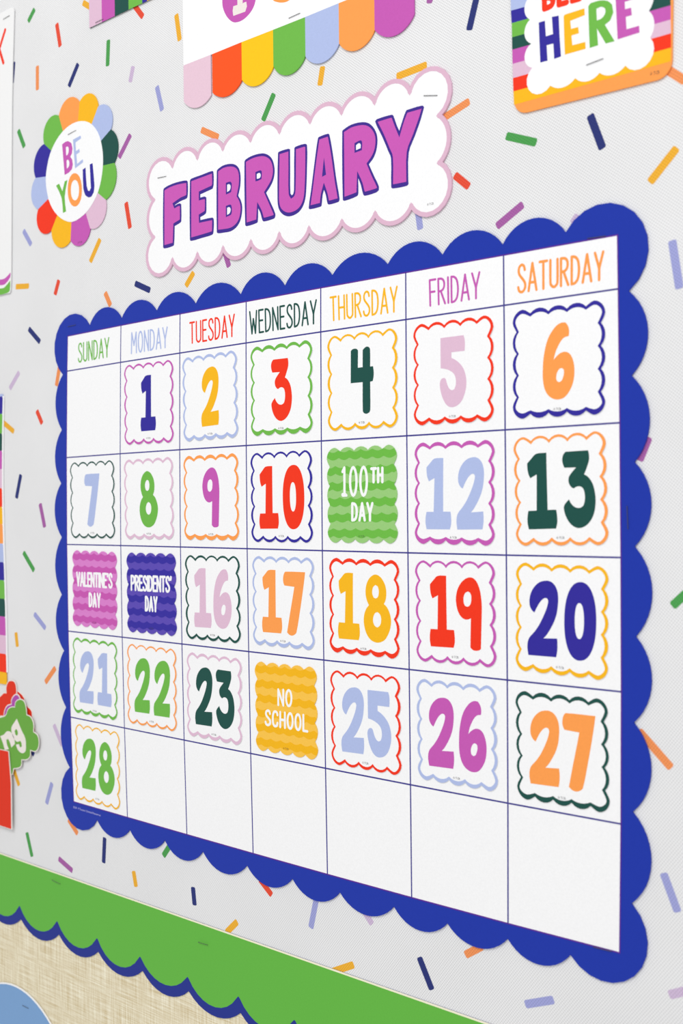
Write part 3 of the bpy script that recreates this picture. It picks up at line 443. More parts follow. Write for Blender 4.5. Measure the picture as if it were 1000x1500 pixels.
NG = [([(-100.37,1202.84),(-94.26,1205.12),(-89.62,1208.42),(-83.28,1208.49),(-77.99,1203.64),(-77.21,1198.75),(-82.67,1195.03),(-85.28,1199.71),(-87.59,1201.93),(-90.7,1201.03),(-89.52,1196.65),(-86.7,1192.99),(-93.28,1191.41),(-96.26,1197.29)],[]),([(-82.3,1212.12),(-80.07,1215.39),(-73.49,1221.45),(-70.56,1217.51),(-66.25,1212.07),(-60.76,1205.82),(-59.86,1199.02),(-61.01,1194.42),(-65.8,1192.29),(-71.08,1193.57),(-74.05,1196.17),(-75.42,1198.48),(-70.95,1199.56),(-68.7,1196.87),(-66.2,1198.19),(-66.84,1201.08),(-68.57,1202.85),(-73.58,1201.21),(-78.53,1203.58),(-81.84,1208.17)],[[(-77.31,1210.22),(-74.76,1212.53),(-72.48,1210.81),(-72.0,1208.38),(-73.82,1206.36),(-76.12,1207.37)]])]
REDBOX = [(-113.8,1190.12),(-98.89,1191.59),(-85.2,1191.7),(-81.66,1164.34),(-81.85,1122.83),(-97.67,1122.93),(-115.36,1121.33)]
STRIP_TOP = [(-174.66,1100.98),(-104.98,1100.21),(22.58,1098.71),(130.82,1097.95),(223.82,1097.54),(304.59,1097.19),(361.93,1097.2),(419.71,1096.88),(469.89,1096.05)]
STRIP_G = [((-130.82,1056.72),(-100.74,1041.84)),((-75.96,1055.92),(-40.19,1042.2)),((-19.28,1055.57),(15.8,1041.69)),((36.56,1054.62),(74.73,1041.12)),((92.13,1053.64),(127.0,1040.58)),((148.59,1052.64),(184.35,1039.82)),((204.14,1053.25),(238.63,1039.38)),((260.04,1052.5),(292.77,1038.03)),((315.91,1052.36),(0.0,0.0))]
STRIP_N = [((-128.8,1044.73),(-94.28,1035.41)),((-74.06,1044.94),(-35.25,1035.37)),((-17.02,1045.12),(21.33,1035.47)),((37.73,1044.34),(78.07,1034.42)),((94.91,1043.67),(127.26,1032.57)),((149.58,1042.56),(187.17,1032.91)),((206.11,1042.38),(242.55,1031.98)),((262.48,1041.74),(297.57,1030.44)),((319.29,1040.91),(0.0,0.0))]
CIRCLE = (-82.1,899.4,85.2)
CONFETTI = [('G',-36.77,1830.85,-46.72,1822.66),('R',-4.96,1809.48,-0.26,1788.9),('O',-33.73,1781.74,-34.17,1761.14),('N',24.41,1768.45,11.06,1752.83),('G',64.95,1776.66,63.44,1756.1),('K',95.82,1747.83,91.78,1736.29),('B',124.02,1725.24,130.13,1705.3),('G',-63.84,1733.83,-54.73,1717.1),('P',91.66,1695.72,76.73,1680.63),('R',84.92,1644.25,89.67,1623.04),('B',-57.84,1645.85,-46.17,1631.48),('Y',51.15,1620.98,37.42,1604.39),('Y',31.67,1815.97,48.67,1804.79),('R',95.05,1797.62,108.62,1782.08),('N',-69.15,1794.35,-72.23,1776.14),('Y',147.6,1773.03,151.34,1752.31),('O',174.03,1681.06,192.75,1671.36),('G',249.63,1689.05,238.47,1672.84),('Y',295.31,1695.95,292.51,1683.8),('P',383.95,1711.24,386.02,1717.69),('N',418.99,1703.91,413.48,1686.54),('Y',357.83,1673.12,381.8,1674.35),('O',394.36,1639.13,413.35,1644.68),('R',401.82,1603.11,412.49,1593.91),('B',372.79,1592.52,375.5,1574.69),('P',431.65,1567.06,450.07,1576.88),('G',438.9,1618.42,459.35,1610.06),('N',493.61,1617.99,501.25,1597.69),('Y',544.24,1589.19,528.71,1574.04),('O',536.17,1633.47,549.34,1622.32),('K',482.02,1560.14,485.93,1564.38),('B',541.04,1541.62,544.96,1515.86),('Y',-70.77,1598.9,-50.28,1596.76),('R',-6.18,1596.0,-12.07,1584.22),('O',56.65,1577.43,63.78,1565.79),('N',94.81,1579.5,113.47,1571.49),('N',-51.59,1560.34,-34.64,1546.87),('K',-66.82,1524.14,-82.12,1510.72),('O',-6.42,1524.76,-11.68,1507.76),('R',-40.97,1489.11,-33.07,1477.28),('Y',-102.4,1486.84,-76.22,1472.61),('N',-66.37,1434.96,-73.75,1414.23),('P',-37.6,1409.43,-31.13,1389.04),('Y',164.14,1578.32,154.95,1569.1),('P',196.52,1591.76,202.41,1576.69),('G',-63.87,1367.35,-47.76,1351.49),('B',-48.55,1314.7,-31.67,1302.82),('Y',-77.13,1296.65,-74.99,1284.06),('O',-17.82,1270.68,-33.15,1256.55),('K',-21.31,1222.24,-9.3,1205.73),('N',-63.51,1201.33,-51.16,1192.3),('Y',-83.28,1175.72,-74.98,1162.22),('B',-24.85,1172.24,-33.55,1152.96),('G',-63.88,1123.12,-56.18,1103.31),('P',-16.69,1109.55,3.18,1103.04),('O',-2.01,1145.29,11.0,1135.22),('N',47.74,1139.13,45.97,1118.08),('Y',84.58,1119.55,87.56,1107.55),('G',135.18,1155.04,121.22,1138.36),('N',155.36,1121.92,157.06,1108.53),('Y',203.38,1107.19,191.47,1096.37),('R',226.75,1142.72,238.88,1133.91),('B',282.31,1143.9,275.96,1119.63),('Y',294.33,1094.59,314.4,1104.76),('K',322.02,1143.6,330.62,1135.06),('N',368.77,1123.41,378.54,1105.61),('O',416.47,1141.97,403.92,1133.52),('B',532.99,1209.4,540.97,1190.44),('B',446.14,1115.54,465.35,1123.54),('K',535.57,1145.52,545.33,1150.43),('O',519.45,1283.06,538.05,1265.6),('G',539.23,1350.6,547.64,1358.11),('P',521.26,1427.31,526.92,1439.79)]
STAPLES = [('valance_l',(50.1,1793.9),(60.44,1793.94),3.0),('poster',(-82.73,1834.58),(-72.68,1834.97),3.2),('banner',(265.8,1735.6),(276.39,1736.0),3.0),('flower',(10.96,1712.95),(22.19,1714.1),3.0),('feb_l',(125.44,1654.91),(135.48,1654.33),3.0),('feb_r',(380.11,1655.56),(390.53,1653.15),3.0),('here',(492.45,1645.04),(502.82,1645.85),3.0),('cal_tl',(7.56,1555.2),(18.53,1555.5),3.0),('cal_tr',(492.01,1550.2),(503.28,1549.75),3.0),('cal_r',(514.65,1403.33),(515.13,1390.69),3.0),('cal_br',(491.76,1160.48),(503.04,1160.84),3.0),('strip_l',(-24.54,1090.03),(-13.15,1089.23),3.0),('strip_r',(162.21,1082.76),(172.43,1083.24),3.0),('circle',(-71.95,970.22),(-62.43,970.21),3.0)]
MARKS = {'card': [-0.24,-26.78],'feb': [(381.82,1587.87),(386.86,1587.83)],'here': [(529.92,1630.39),(535.46,1630.09)],'line': [(6.88,1157.12),(44.11,1156.67)],'flower': [(22.23,1622.28),(28.35,1622.21)],'lineh': 0}
# ------------------------------------------------------------------ the wall
wall = Shape((0, 0))
wall.prism([(-1400, 0), (1900, 0), (1900, 2700), (-1400, 2700)], [], -60, -0.5)
wo = wall.build('wall_back', wall_material()); wo['kind'] = 'structure'

# backing fabric with its printed confetti
FAB = (300, 1500)
s = Shape(FAB); s.prism([(-620, 1070), (1350, 1070), (1350, 2250), (-620, 2250)], [], 0, 1.8)
fabric = s.build('backing_fabric', weave_material(), tags=('pale grey embossed backing fabric printed with coloured confetti, behind the calendar', 'fabric'))
def confetto(x1, z1, x2, z2, w):
    L = math.hypot(x2 - x1, z2 - z1); ux, uz = (x2 - x1) / L, (z2 - z1) / L; hw = w / 2; c = 1.0
    loc = [(0, -hw + c), (c * .4, -hw + c * .3), (c, -hw), (L - c, -hw), (L - c * .4, -hw + c * .3), (L, -hw + c), (L, hw - c), (L - c * .4, hw - c * .3), (L - c, hw), (c, hw), (c * .4, hw - c * .3), (0, hw - c)]
    return [(x1 + a * ux - b * uz, z1 + a * uz + b * ux) for a, b in loc]
def fabric_print(col, x1, z1, x2, z2):
    q = Shape(FAB); q.prism(confetto(x1, z1, x2, z2, 4.7), [], 1.8, 1.86, back_face=False)
    q.build('confetti_piece', weave_material('c_' + col), fabric)
for cc in CONFETTI: fabric_print(*cc)
rnd = random.Random(7)
far = []
for i in range(130):     # the print goes on beyond the frame
    for _ in range(80):
        x = rnd.uniform(-560, 1250); z = rnd.uniform(1120, 2200)
        if (x > 590 or x < -155 or z > 1900) and all(math.hypot(x - q[0], z - q[1]) > 46 for q in far): break
    else: continue
    far.append((x, z))
    a = rnd.uniform(0, math.pi); L = rnd.choice((21, 13))
    fabric_print(rnd.choice('GRYONPKB'), x, z, x + L * math.cos(a), z + L * math.sin(a))

# lower backing in woven burlap, tucked under the green border
s = Shape((200, 800)); s.prism([(-620, 560), (1350, 560), (1350, 1069.5), (-620, 1069.5)], [], 0, 1.5)
s.build('burlap_panel', burlap_material(), tags=('cream woven burlap backing below the green scalloped border', 'fabric'))

# green border strip with navy scalloped edge
PITCH = 55.9
def scallops(seq, flat=0.0):
    seq = list(seq[:-1]); x0 = seq[0][0][0]; x1 = seq[-1][0][0]
    n0, t0 = seq[0]; n1, t1 = seq[-1]
    left = [((n0[0] - PITCH * k, n0[1]), (t0[0] - PITCH * k, t0[1])) for k in range(12, 0, -1)]
    right = [((n1[0] + PITCH * k, n1[1]), (t1[0] + PITCH * k, t1[1])) for k in range(1, 14)]
    allp = left + seq + right
    if not flat: return arcs(allp, 9, close=False)
    out = []          # a small rounded head where two lobes meet
    for i in range(len(allp) - 1):
        a, tip, b = allp[i][0], allp[i][1], allp[i + 1][0]
        out += [(a[0] - flat * .55, a[1] - .45), (a[0], a[1] + .5)] + arc3((a[0] + flat * .55, a[1] - .45), tip, (b[0] - flat, b[1] - 1.6), 9)
    out.append(allp[-1][0])
    return out
G_edge = scallops(STRIP_G, 2.2); N_edge = scallops(STRIP_N)
xl, xr = min(G_edge[0][0], N_edge[0][0]), max(G_edge[-1][0], N_edge[-1][0])
top_z = 1097.4
s = Shape((100, 1070))
s.prism([(xl, top_z)] + [(xl, N_edge[0][1])] + N_edge + [(xr, N_edge[-1][1]), (xr, top_z)], [], 1.9, 2.2)
strip = s.build('border_strip', paper('strip_navy'), tags=('long green scalloped border strip with a navy edge, stapled under the calendar', 'border'))
s = Shape((100, 1070))
s.prism([(xl, top_z - 1.3), (xl, G_edge[0][1])] + G_edge + [(xr, G_edge[-1][1]), (xr, top_z - 1.3)], [], 2.2, 2.26)
s.build('green_field', paper('strip_green'), strip, tags=('plain green field with a scalloped lower edge',))
s = Shape((100, 1070)); s.prism([(xl, top_z - 1.3), (xr, top_z - 1.3), (xr, top_z), (xl, top_z)], [], 2.2, 2.27)
s.build('cut_edge', paper('cream'), strip, tags=('thin cream cut edge along the top',))

# light blue round cutout on the burlap
cx, cz, cr = CIRCLE
ring_ = [(cx + cr * math.cos(2 * math.pi * i / 64), cz + cr * math.sin(2 * math.pi * i / 64)) for i in range(64)]
s = Shape((cx, cz)); s.prism(ring_, [], 2.2, 3.0)
blue_disc = s.build('round_cutout', paper('white'), tags=('light blue round paper cutout on the burlap, bottom left corner', 'cutout'))
s = Shape((cx, cz)); s.prism([(cx + (p[0] - cx) * .985, cz + (p[1] - cz) * .985) for p in ring_], [], 3.0, 3.05)
s.build('blue_face', paper('circle'), blue_disc)

# ------------------------------------------------------------------ the wall calendar
CF = 3.0
CO = centre([a for a, b in FRAME])
frame = arcs(FRAME, 12)
s = Shape(CO); s.prism(frame, [], 2.0, CF)
calendar = s.build('wall_calendar', paper('frame', 0.45), tags=('large month calendar with a royal blue scalloped frame around a white grid', 'calendar'))
panel = GRID[0] + [GRID[j][7] for j in range(1, 7)] + GRID[6][::-1][1:] + [GRID[j][0] for j in range(5, 0, -1)]
s = Shape(CO); s.prism(panel, [], CF, CF + .05, back_face=False)
s.build('grid_panel', paper('white', 0.4), calendar, tags=('white calendar panel',))
s = Shape(CO); s.line(panel, .8, CF + .07, closed=True, back=CF)
s.build('panel_outline', paper('panel_edge'), calendar, tags=('thin purple outline of the white panel',))
for j in range(1, 6):
    s = Shape(CO); s.line(GRID[j], .95, CF + .09, back=CF + .04, caps=False)
    s.build('grid_line', paper('line'), calendar)
for i in range(1, 7):
    s = Shape(CO); s.line([GRID[j][i] for j in range(7)], .95, CF + .095, back=CF + .04, caps=False)
    s.build('grid_line', paper('line'), calendar)
for word, col, fr in WEEK:
    s = Shape(CO); lettering(s, word, fr, 1.35 if word != 'SATURDAY' else 1.55, CF + .10)
    s.build('weekday_name', paper(col), calendar, tags=('%s lettering reading %s' % (col.replace('_', ' '), word),))
p0, p1 = MARKS['line']
s = Shape(CO); small_text(s, '7518  \u00a9 Teacher Created Resources', (p0[0], p0[1] - .8), 1.9, math.hypot(p1[0] - p0[0], p1[1] - p0[1]), math.atan2(p1[1] - p0[1], p1[0] - p0[0]), CF + .06)
s.build('copyright_line', paper('line_text'), calendar, tags=('tiny pale copyright line under the grid',))

# ------------------------------------------------------------------ date cards
CW_, CH_ = 59.5, 62.4
def card_loop(e, n, w=CW_, h=CH_, seed=0, wob=0.0):
    """scalloped outline; e = inset of the lobe tips (left, top, right, bottom), n = inset of the notches"""
    rr = random.Random(seed)
    def P(u, v): return ((u - .5) * w, (.5 - v) * h)
    el, et, er, eb = e; nl, nt_, nr, nb = n
    ks = (.2, .4, .6, .8); seq = []
    j = lambda a: a + rr.uniform(-wob, wob)
    for i in range(4):
        tip = ((ks[i] + ks[i + 1]) / 2, j(et)) if i < 3 else None
        seq.append(((ks[i], nt_), tip))
    for i in range(4):
        tip = (1 - j(er), (ks[i] + ks[i + 1]) / 2) if i < 3 else None
        seq.append(((1 - nr, ks[i]), tip))
    for i in range(3, -1, -1):
        tip = ((ks[i] + ks[i - 1]) / 2, 1 - j(eb)) if i > 0 else None
        seq.append(((ks[i], 1 - nb), tip))
    for i in range(3, -1, -1):
        tip = (j(el), (ks[i] + ks[i - 1]) / 2) if i > 0 else None
        seq.append(((nl, ks[i]), tip))
    corners = {3: [(1 - .115, et), (1 - .035 - er * .7, .035 + et * .7), (1 - er, .115)], 7: [(1 - er, 1 - .115), (1 - .035 - er * .7, 1 - .035 - eb * .7), (1 - .115, 1 - eb)],
               11: [(.115, 1 - eb), (.035 + el * .7, 1 - .035 - eb * .7), (el, 1 - .115)], 15: [(el, .115), (.035 + el * .7, .035 + et * .7), (.115, et)]}
    out = []
    for i, (nn_, tip) in enumerate(seq):
        nx = seq[(i + 1) % 16][0]
        if tip: out += arc3(P(*nn_), P(*tip), P(*nx), 6)
        else:
            c = [P(*q) for q in corners[i]]
            ctl = [P(*nn_), c[0], c[1], c[2], P(*nx)]
            m = ctl
            for a in range(4):
                p1, p2 = m[a], m[a + 1]; p0_ = m[a - 1] if a else p1; p3 = m[a + 2] if a < 3 else p2
                for k in range(3):
                    t = k / 3
                    out.append(tuple(0.5 * (2 * p1[q] + (p2[q] - p0_[q]) * t + (2 * p0_[q] - 5 * p1[q] + 4 * p2[q] - p3[q]) * t * t + (3 * p1[q] - p0_[q] - 3 * p2[q] + p3[q]) * t ** 3) for q in (0, 1)))
    return out
OUT = card_loop((0, 0, 0, 0), (.044, .042, .044, .042))
WORDS = dict(magenta='magenta', periwinkle='periwinkle blue', green='green', yellow='yellow', red='red', navy='navy', dark_green='dark green', pink='pale pink', orange='orange')
SPECIAL = {'100th': ('light_green', 'band_green', 'green wavy-striped card reading 100th day, in the Thursday column'),
           'valentine': ('light_magenta', 'band_magenta', "magenta wavy-striped card reading Valentine's Day, in the Sunday column"),
           'presidents': ('light_navy', 'band_navy', "navy wavy-striped card reading Presidents' Day, in the Monday column"),
           'school': ('light_yellow', 'band_yellow', 'yellow wavy-striped card reading no school, in the Wednesday column')}
C0, C1 = 3.22, 3.55

def clip_band(y0, y1, amp, phase):
    """a wavy band across the card between heights y0 (top) and y1, ends following the card's outline"""
    def span(y):
        xs = []
        n = len(OUT)
        for i in range(n):
            a, b = OUT[i], OUT[(i + 1) % n]
            if (a[1] - y) * (b[1] - y) < 0: xs.append(a[0] + (y - a[1]) / (b[1] - a[1]) * (b[0] - a[0]))
        return (min(xs) + .05, max(xs) - .05)
    def vert(x):
        ys = []
        n = len(OUT)
        for i in range(n):
            a, b = OUT[i], OUT[(i + 1) % n]
            if (a[0] - x) * (b[0] - x) < 0: ys.append(a[1] + (x - a[0]) / (b[0] - a[0]) * (b[1] - a[1]))
        return (min(ys) + .05, max(ys) - .05) if ys else (-1e9, 1e9)
    N = 44
    def wave(x, y): return y - amp * abs(math.sin(math.pi * (x / CW_ * 6.2 + phase))) + amp * .5
    l0, r0 = span(y0); l1, r1 = span(y1)
    l, r = max(l0, l1), min(r0, r1)
    up = []; lo = []
    for i in range(N + 1):
        x = l + (r - l) * i / N
        b, t = vert(x)
        up.append((x, min(t, max(b, wave(x, y0))))); lo.append((x, min(t, max(b, wave(x, y1)))))
    side_r = []; side_l = []
    for k in range(1, 5):
        y = up[-1][1] + (lo[-1][1] - up[-1][1]) * k / 5; side_r.append((span(y)[1], y))
        y = lo[0][1] + (up[0][1] - lo[0][1]) * k / 5; side_l.append((span(y)[0], y))
    return up + side_r + lo[::-1] + side_l

for idx, (key, cx, cz, rot, w, h, bc, nc, digits) in enumerate(CARDS):
    O0 = (0, 0)
    if key in SPECIAL:
        base, band, lab = SPECIAL[key]
        s = Shape(O0); s.prism(OUT, [], C0, C1)
        card = s.build('date_card', paper(base), tags=(lab, 'card', 'date cards on the calendar'), at=(cx, cz), roll=rot)
        for k in range(6):
            y0 = CH_ * (.5 - .040 - .1635 * k)
            s = Shape(O0); s.prism(clip_band(y0, y0 - CH_ * .080, 1.5, .31 * k), [], C1, C1 + .05, back_face=False)
            s.build('wavy_stripe', paper(band), card)
        ca, sa = math.cos(math.radians(-rot)), math.sin(math.radians(-rot))
        s = Shape(O0)
        for word, fr in CARDTEXT[key]:
            fl = [((p[0] - cx) * ca - (p[1] - cz) * sa, (p[0] - cx) * sa + (p[1] - cz) * ca) for p in fr]
            lettering(s, word, fl, 1.95 if key != 'school' else 1.75, C1 + .09, gap=.14 if len(word) > 8 else .2)
            if word == '100':
                s.line([(fl[2][0] + 1.2, fl[2][1] + 1.3), (fl[2][0] + 3.2, fl[2][1] + 1.3)], 2.6, C1 + .15)
        s.build('lettering', paper('white'), card, tags=('white lettering',))
        ink = 'ink'
    else:
        t = 1.0 + .25 * ((idx * 7) % 3 - 1)
        el, et, er, eb = .027 + .004 * (idx % 2), .030 * t, .034, .039 * t
        thick = {'1': .95, '6': 1.0, '7': .8, '21': .8, '28': .75, '22': .8}.get(key, 1.0)
        inner = card_loop((el * thick, et * thick, er * thick, eb * thick), (.044 + .026 * thick, .042 + .03 * thick, .044 + .034 * thick, .042 + .032 * thick), seed=idx, wob=.003)
        s = Shape(O0); s.prism(OUT, [], C0, C1)
        num = key
        card = s.build('date_card', paper('white', 0.4), tags=('white scalloped card with a %s border and a %s number %s' % (WORDS[bc], WORDS[nc], num), 'card', 'date cards on the calendar'), at=(cx, cz), roll=rot)
        s = Shape(O0); s.prism(OUT, [inner], C1, C1 + .05, back_face=False)
        s.build('printed_border', paper(bc), card, tags=('%s wavy border' % WORDS[bc],))
        for ch, gx, gz, sx, sy in digits:
            g = GLYPHS[ch]
            loops = [smooth([(gx + p[0] * sx, gz + p[1] * sy) for p in l]) for l in g]
            s = Shape(O0); s.prism(loops[0], loops[1:], C1, C1 + .06, back_face=False)
            s.build('numeral', paper(nc), card, tags=('%s figure %s' % (WORDS[nc], ch),))
    mx_, mz_ = MARKS['card']
    s = Shape(O0); small_text(s, '\u00a9 TCR', (mx_ - 2.6, mz_ - .75), 1.45, 5.2, 0, C1 + .08)
    s.build('copyright_mark', paper('ink'), card, tags=('tiny grey copyright mark',))

# ------------------------------------------------------------------ FEBRUARY sign
FO = centre([a for a, b in FEBRIM]); F1 = 3.0
rim = arcs(FEBRIM, 12)
s = Shape(FO); s.prism(rim, [], 1.9, F1)
feb = s.build('month_sign', paper('white', .4), tags=('wide white scalloped sign with a pink rim reading FEBRUARY, above the calendar', 'sign'))
s = Shape(FO); s.line(rim, 2.85, F1 + .06, closed=True, back=1.9)
for a, b in FEBRIM:      # round the rim where two lobes meet
    s.line([(a[0] - .01, a[1]), (a[0] + .01, a[1])], 3.4, F1 + .065, back=1.9)
s.build('pink_rim', paper('feb_rim'), feb, tags=('pale pink scalloped rim',))
for n_, (ch, outer, holes) in enumerate(FEB):
    s = Shape(FO); s.prism(smooth(outer, 3, 62), [smooth(h_, 3, 70) for h_ in holes], F1, F1 + .06, back_face=False)
    letter = s.build('letter', paper('feb_navy'), feb, tags=('letter %s with a navy outline' % ch,))
    fill = smooth(inset(outer, 1.55, 2.2, .35), 3, 50)
    fh = []
    for h_ in holes:
        c = centre(h_); fh.append(smooth([(c[0] + (p[0] - c[0]) + (1.2 if p[0] > c[0] else -1.2), c[1] + (p[1] - c[1]) + (1.5 if p[1] > c[1] else -1.5)) for p in h_], 3, 70))
    if ch == 'A': fh = [FEB_A]
    s = Shape(FO); s.prism(fill, fh, F1 + .06, F1 + .11, back_face=False)
    s.build('letter_fill', paper('feb'), letter, tags=('orchid purple fill',))
a, b = MARKS['feb']
s = Shape(FO); small_text(s, '\u00a9 TCR', a, 1.5, math.hypot(b[0] - a[0], b[1] - a[1]), math.atan2(b[1] - a[1], b[0] - a[0]), F1 + .05)
s.build('copyright_mark', paper('ink'), feb, tags=('tiny grey copyright mark',))

# ------------------------------------------------------------------ BE YOU flower
LO = centre([b for a, b in PETALS])
s = Shape(LO); core_ = smooth([(LO[0] + (p[0] - LO[0]) * 1.08, LO[1] + (p[1] - LO[1]) * 1.08) for p in FLOWER_IN], 2, 60)
s.prism(core_, [], 2.0, 2.5)
flower = s.build('flower_cutout', paper('white'), tags=('round flower cutout of twelve coloured petals reading BE YOU', 'cutout'))
pc = ['yellow', 'periwinkle', 'dark_green', 'green', 'pink', 'magenta', 'yellow', 'red', 'periwinkle', 'navy', 'green', 'orange']
IO = centre(FLOWER_IN)
for i in range(12):
    a, tip, b = PETALS[i][0], PETALS[i][1], PETALS[(i + 1) % 12][0]
    out = arc3(a, tip, b, 12) + [b]
    ai = (IO[0] + (a[0] - IO[0]) * .72, IO[1] + (a[1] - IO[1]) * .72); bi_ = (IO[0] + (b[0] - IO[0]) * .72, IO[1] + (b[1] - IO[1]) * .72)
    s = Shape(LO); s.prism(out + [bi_, ai], [], 2.2, 2.75)
    s.build('petal', paper(pc[i]), flower, tags=('%s petal' % WORDS[pc[i]],))
s = Shape(LO); s.prism(smooth(FLOWER_IN, 2, 60), [], 2.6, 3.0)
disc = s.build('centre_disc', paper('white', .4), flower, tags=('white round centre',))
for ch, col, outer, holes in BEYOU:
    s = Shape(LO); s.prism(smooth(outer, 2, 30) if ch != 'O' else outer, [smooth(h_, 2, 50) if ch != 'O' else h_ for h_ in holes], 3.0, 3.06, back_face=False)
    s.build('letter', paper(col), disc, tags=('%s letter %s' % (WORDS[col], ch),))
a, b = MARKS['flower']
s = Shape(LO); small_text(s, '\u00a9 TCR', (a[0], a[1] - .8), 1.5, math.hypot(b[0] - a[0], b[1] - a[1]), math.atan2(b[1] - a[1], b[0] - a[0]), 2.8)
s.build('copyright_mark', paper('ink'), flower)

# ------------------------------------------------------------------ striped card reading BELONG HERE
BL, BR, TR_, TL_ = HERE_BASE
TOPZ = BL[1] + 118
def rrect(x0, x1, z0, z1, r):
    out = []
    for cx_, cz_, a0 in ((x1 - r, z0 + r, -90), (x1 - r, z1 - r, 0), (x0 + r, z1 - r, 90), (x0 + r, z0 + r, 180)):
        for k in range(7):
            a = math.radians(a0 + 15 * k); out.append((cx_ + r * math.cos(a), cz_ + r * math.sin(a)))
    return out
ang_h = math.atan2(BR[1] - BL[1], BR[0] - BL[0]); ch_, sh_ = math.cos(ang_h), math.sin(ang_h)
Wh = math.hypot(BR[0] - BL[0], BR[1] - BL[1])
toW = lambda p: (BL[0] + p[0] * ch_ - p[1] * sh_, BL[1] + p[0] * sh_ + p[1] * ch_)
HO = toW((Wh / 2, 59))
s = Shape(HO); s.prism([toW(p) for p in rrect(0, Wh, 0, 124, 8.5)], [], 2.0, 2.9)
here = s.build('welcome_card', paper('orange'), tags=('rainbow striped card with a white cloud reading HERE, top right corner', 'sign'))
cols = ['periwinkle', 'navy', 'green', 'dark_green', 'magenta', 'pink', 'red', 'yellow']
ext = ['orange', 'yellow', 'red', 'pink']
bounds = [(l[0], l[1]) for l in HERE_STRIPES]      # lower limit of each stripe is the next one's upper
for i, col in enumerate(cols):
    lo_ = bounds[i]
    up_ = bounds[i - 1] if i else ((bounds[0][0][0], bounds[0][0][1] + 9.5), (bounds[0][1][0], bounds[0][1][1] + 9.5))
    s = Shape(HO); s.prism([lo_[0], lo_[1], up_[1], up_[0]], [], 2.9, 2.95, back_face=False)
    s.build('stripe', paper(col), here, tags=('%s stripe' % WORDS[col],))
u0, u1 = (bounds[0][0][0], bounds[0][0][1] + 9.5), (bounds[0][1][0], bounds[0][1][1] + 9.5)
for i, col in enumerate(ext):
    a_ = (u0[0], u0[1] + 10 * i); b_ = (u1[0], u1[1] + 10 * i)
    s = Shape(HO); s.prism([a_, b_, (b_[0], b_[1] + 10), (a_[0], a_[1] + 10)], [], 2.9, 2.95, back_face=False)
    s.build('stripe', paper(col), here, tags=('%s stripe' % WORDS[col],))
cl = []
NH = len(HERE_CLOUD)
for i in range(NH - 1):
    cl += arc3(HERE_CLOUD[i][0], HERE_CLOUD[i + 1][1], HERE_CLOUD[i + 1][0], 9)
cl.append(HERE_CLOUD[-1][0])
# the cloud closes above the frame with the same lobes
zt = HERE_CLOUD[0][0][1] + 34
rx = HERE_CLOUD[-1][0][0]; lx = HERE_CLOUD[0][0][0]
cl += arc3(HERE_CLOUD[-1][0], (rx + 3, HERE_CLOUD[-1][0][1] + 8), (rx, HERE_CLOUD[-1][0][1] + 16), 8)[1:]
cl += arc3((rx, HERE_CLOUD[-1][0][1] + 16), (rx + 3, zt - 8), (rx - 2, zt), 8)
nb_ = 5
for k in range(nb_):
    xa = rx - 2 + (lx + 2 - rx + 2) * k / nb_; xb = rx - 2 + (lx + 2 - rx + 2) * (k + 1) / nb_
    cl += arc3((xa, zt), ((xa + xb) / 2, zt + 4), (xb, zt), 6)
cl += arc3((lx + 2, zt), (lx - 3.5, zt - 9), (lx, zt - 17), 8) + arc3((lx, zt - 17), (lx - 3.5, zt - 25.5), HERE_CLOUD[0][0], 8)
s = Shape(HO); s.prism(cl, [], 2.95, 3.0, back_face=False)
cloud = s.build('cloud_panel', paper('white', .4), here, tags=('white scalloped cloud',))
for ch, col, outer, holes in HERE:
    s = Shape(HO); s.prism(smooth(outer, 2, 30), [smooth(h_, 2, 60) for h_ in holes], 3.0, 3.06, back_face=False)
    s.build('letter', paper(col), cloud, tags=('%s letter %s' % (WORDS[col], ch),))
s = Shape(HO); lettering(s, 'BELONG', BELONG, 3.3, 3.06, gap=.24)
s.build('lettering', paper('red'), cloud, tags=('red lettering',))
a, b = MARKS['here']
s = Shape(HO); small_text(s, '\u00a9 TCR', (a[0], a[1] - .7), 2.0, math.hypot(b[0] - a[0], b[1] - a[1]), math.atan2(b[1] - a[1], b[0] - a[0]), 2.95)
s.build('copyright_mark', paper('ink'), here)

# ------------------------------------------------------------------ white sign with a scalloped awning edge
T, SD, TP = BANNER['top'], BANNER['side'], BANNER['tip']
BO = centre(T)
s = Shape(BO); s.prism(T + [(T[-1][0], T[0][1] + 120), (T[0][0], T[0][1] + 120)], [], 2.2, 3.0)
awning = s.build('awning_sign', paper('white', .4), tags=('white sign with an awning edge of seven rounded coloured flaps, above FEBRUARY', 'sign'))
bc_ = ['awning_pink', 'awning_red', 'awning_yellow', 'green', 'periwinkle', 'orange', 'magenta']
for i, col in enumerate(bc_):
    a, b = SD[2 * i], SD[2 * i + 1]
    l, r_ = T[i], T[i + 1]
    g_ = 0.8 if i == 0 else 0.0
    if i == 1: l = (l[0] + .8, l[1])
    r_ = (r_[0] - g_, r_[1]); b = (b[0] - g_, b[1])
    arc_ = arc3((l[0], a[1]), TP[i], (r_[0], b[1]), 14) + [(r_[0], b[1])]
    s = Shape(BO); s.prism(arc_ + [r_, l], [], 2.2, 2.98)
    s.build('awning_flap', paper(col), awning, tags=('%s rounded flap' % WORDS[col.replace('awning_', '')],))
s = Shape(BO); s.prism(smooth(BANNER['oval'], 3), [], 3.0, 3.05, back_face=False)
ov = s.build('number_disc', paper('magenta'), awning, tags=('magenta disc with a white figure 1',))
s = Shape(BO); s.prism(BANNER['foot'], [], 3.05, 3.1, back_face=False)
s.build('numeral', paper('letter_cream'), ov)
s = Shape(BO); s.prism(smooth(BANNER['oval2'], 3), [], 3.0, 3.05, back_face=False)
s.build('number_disc', paper('orange'), awning, tags=('orange disc',))

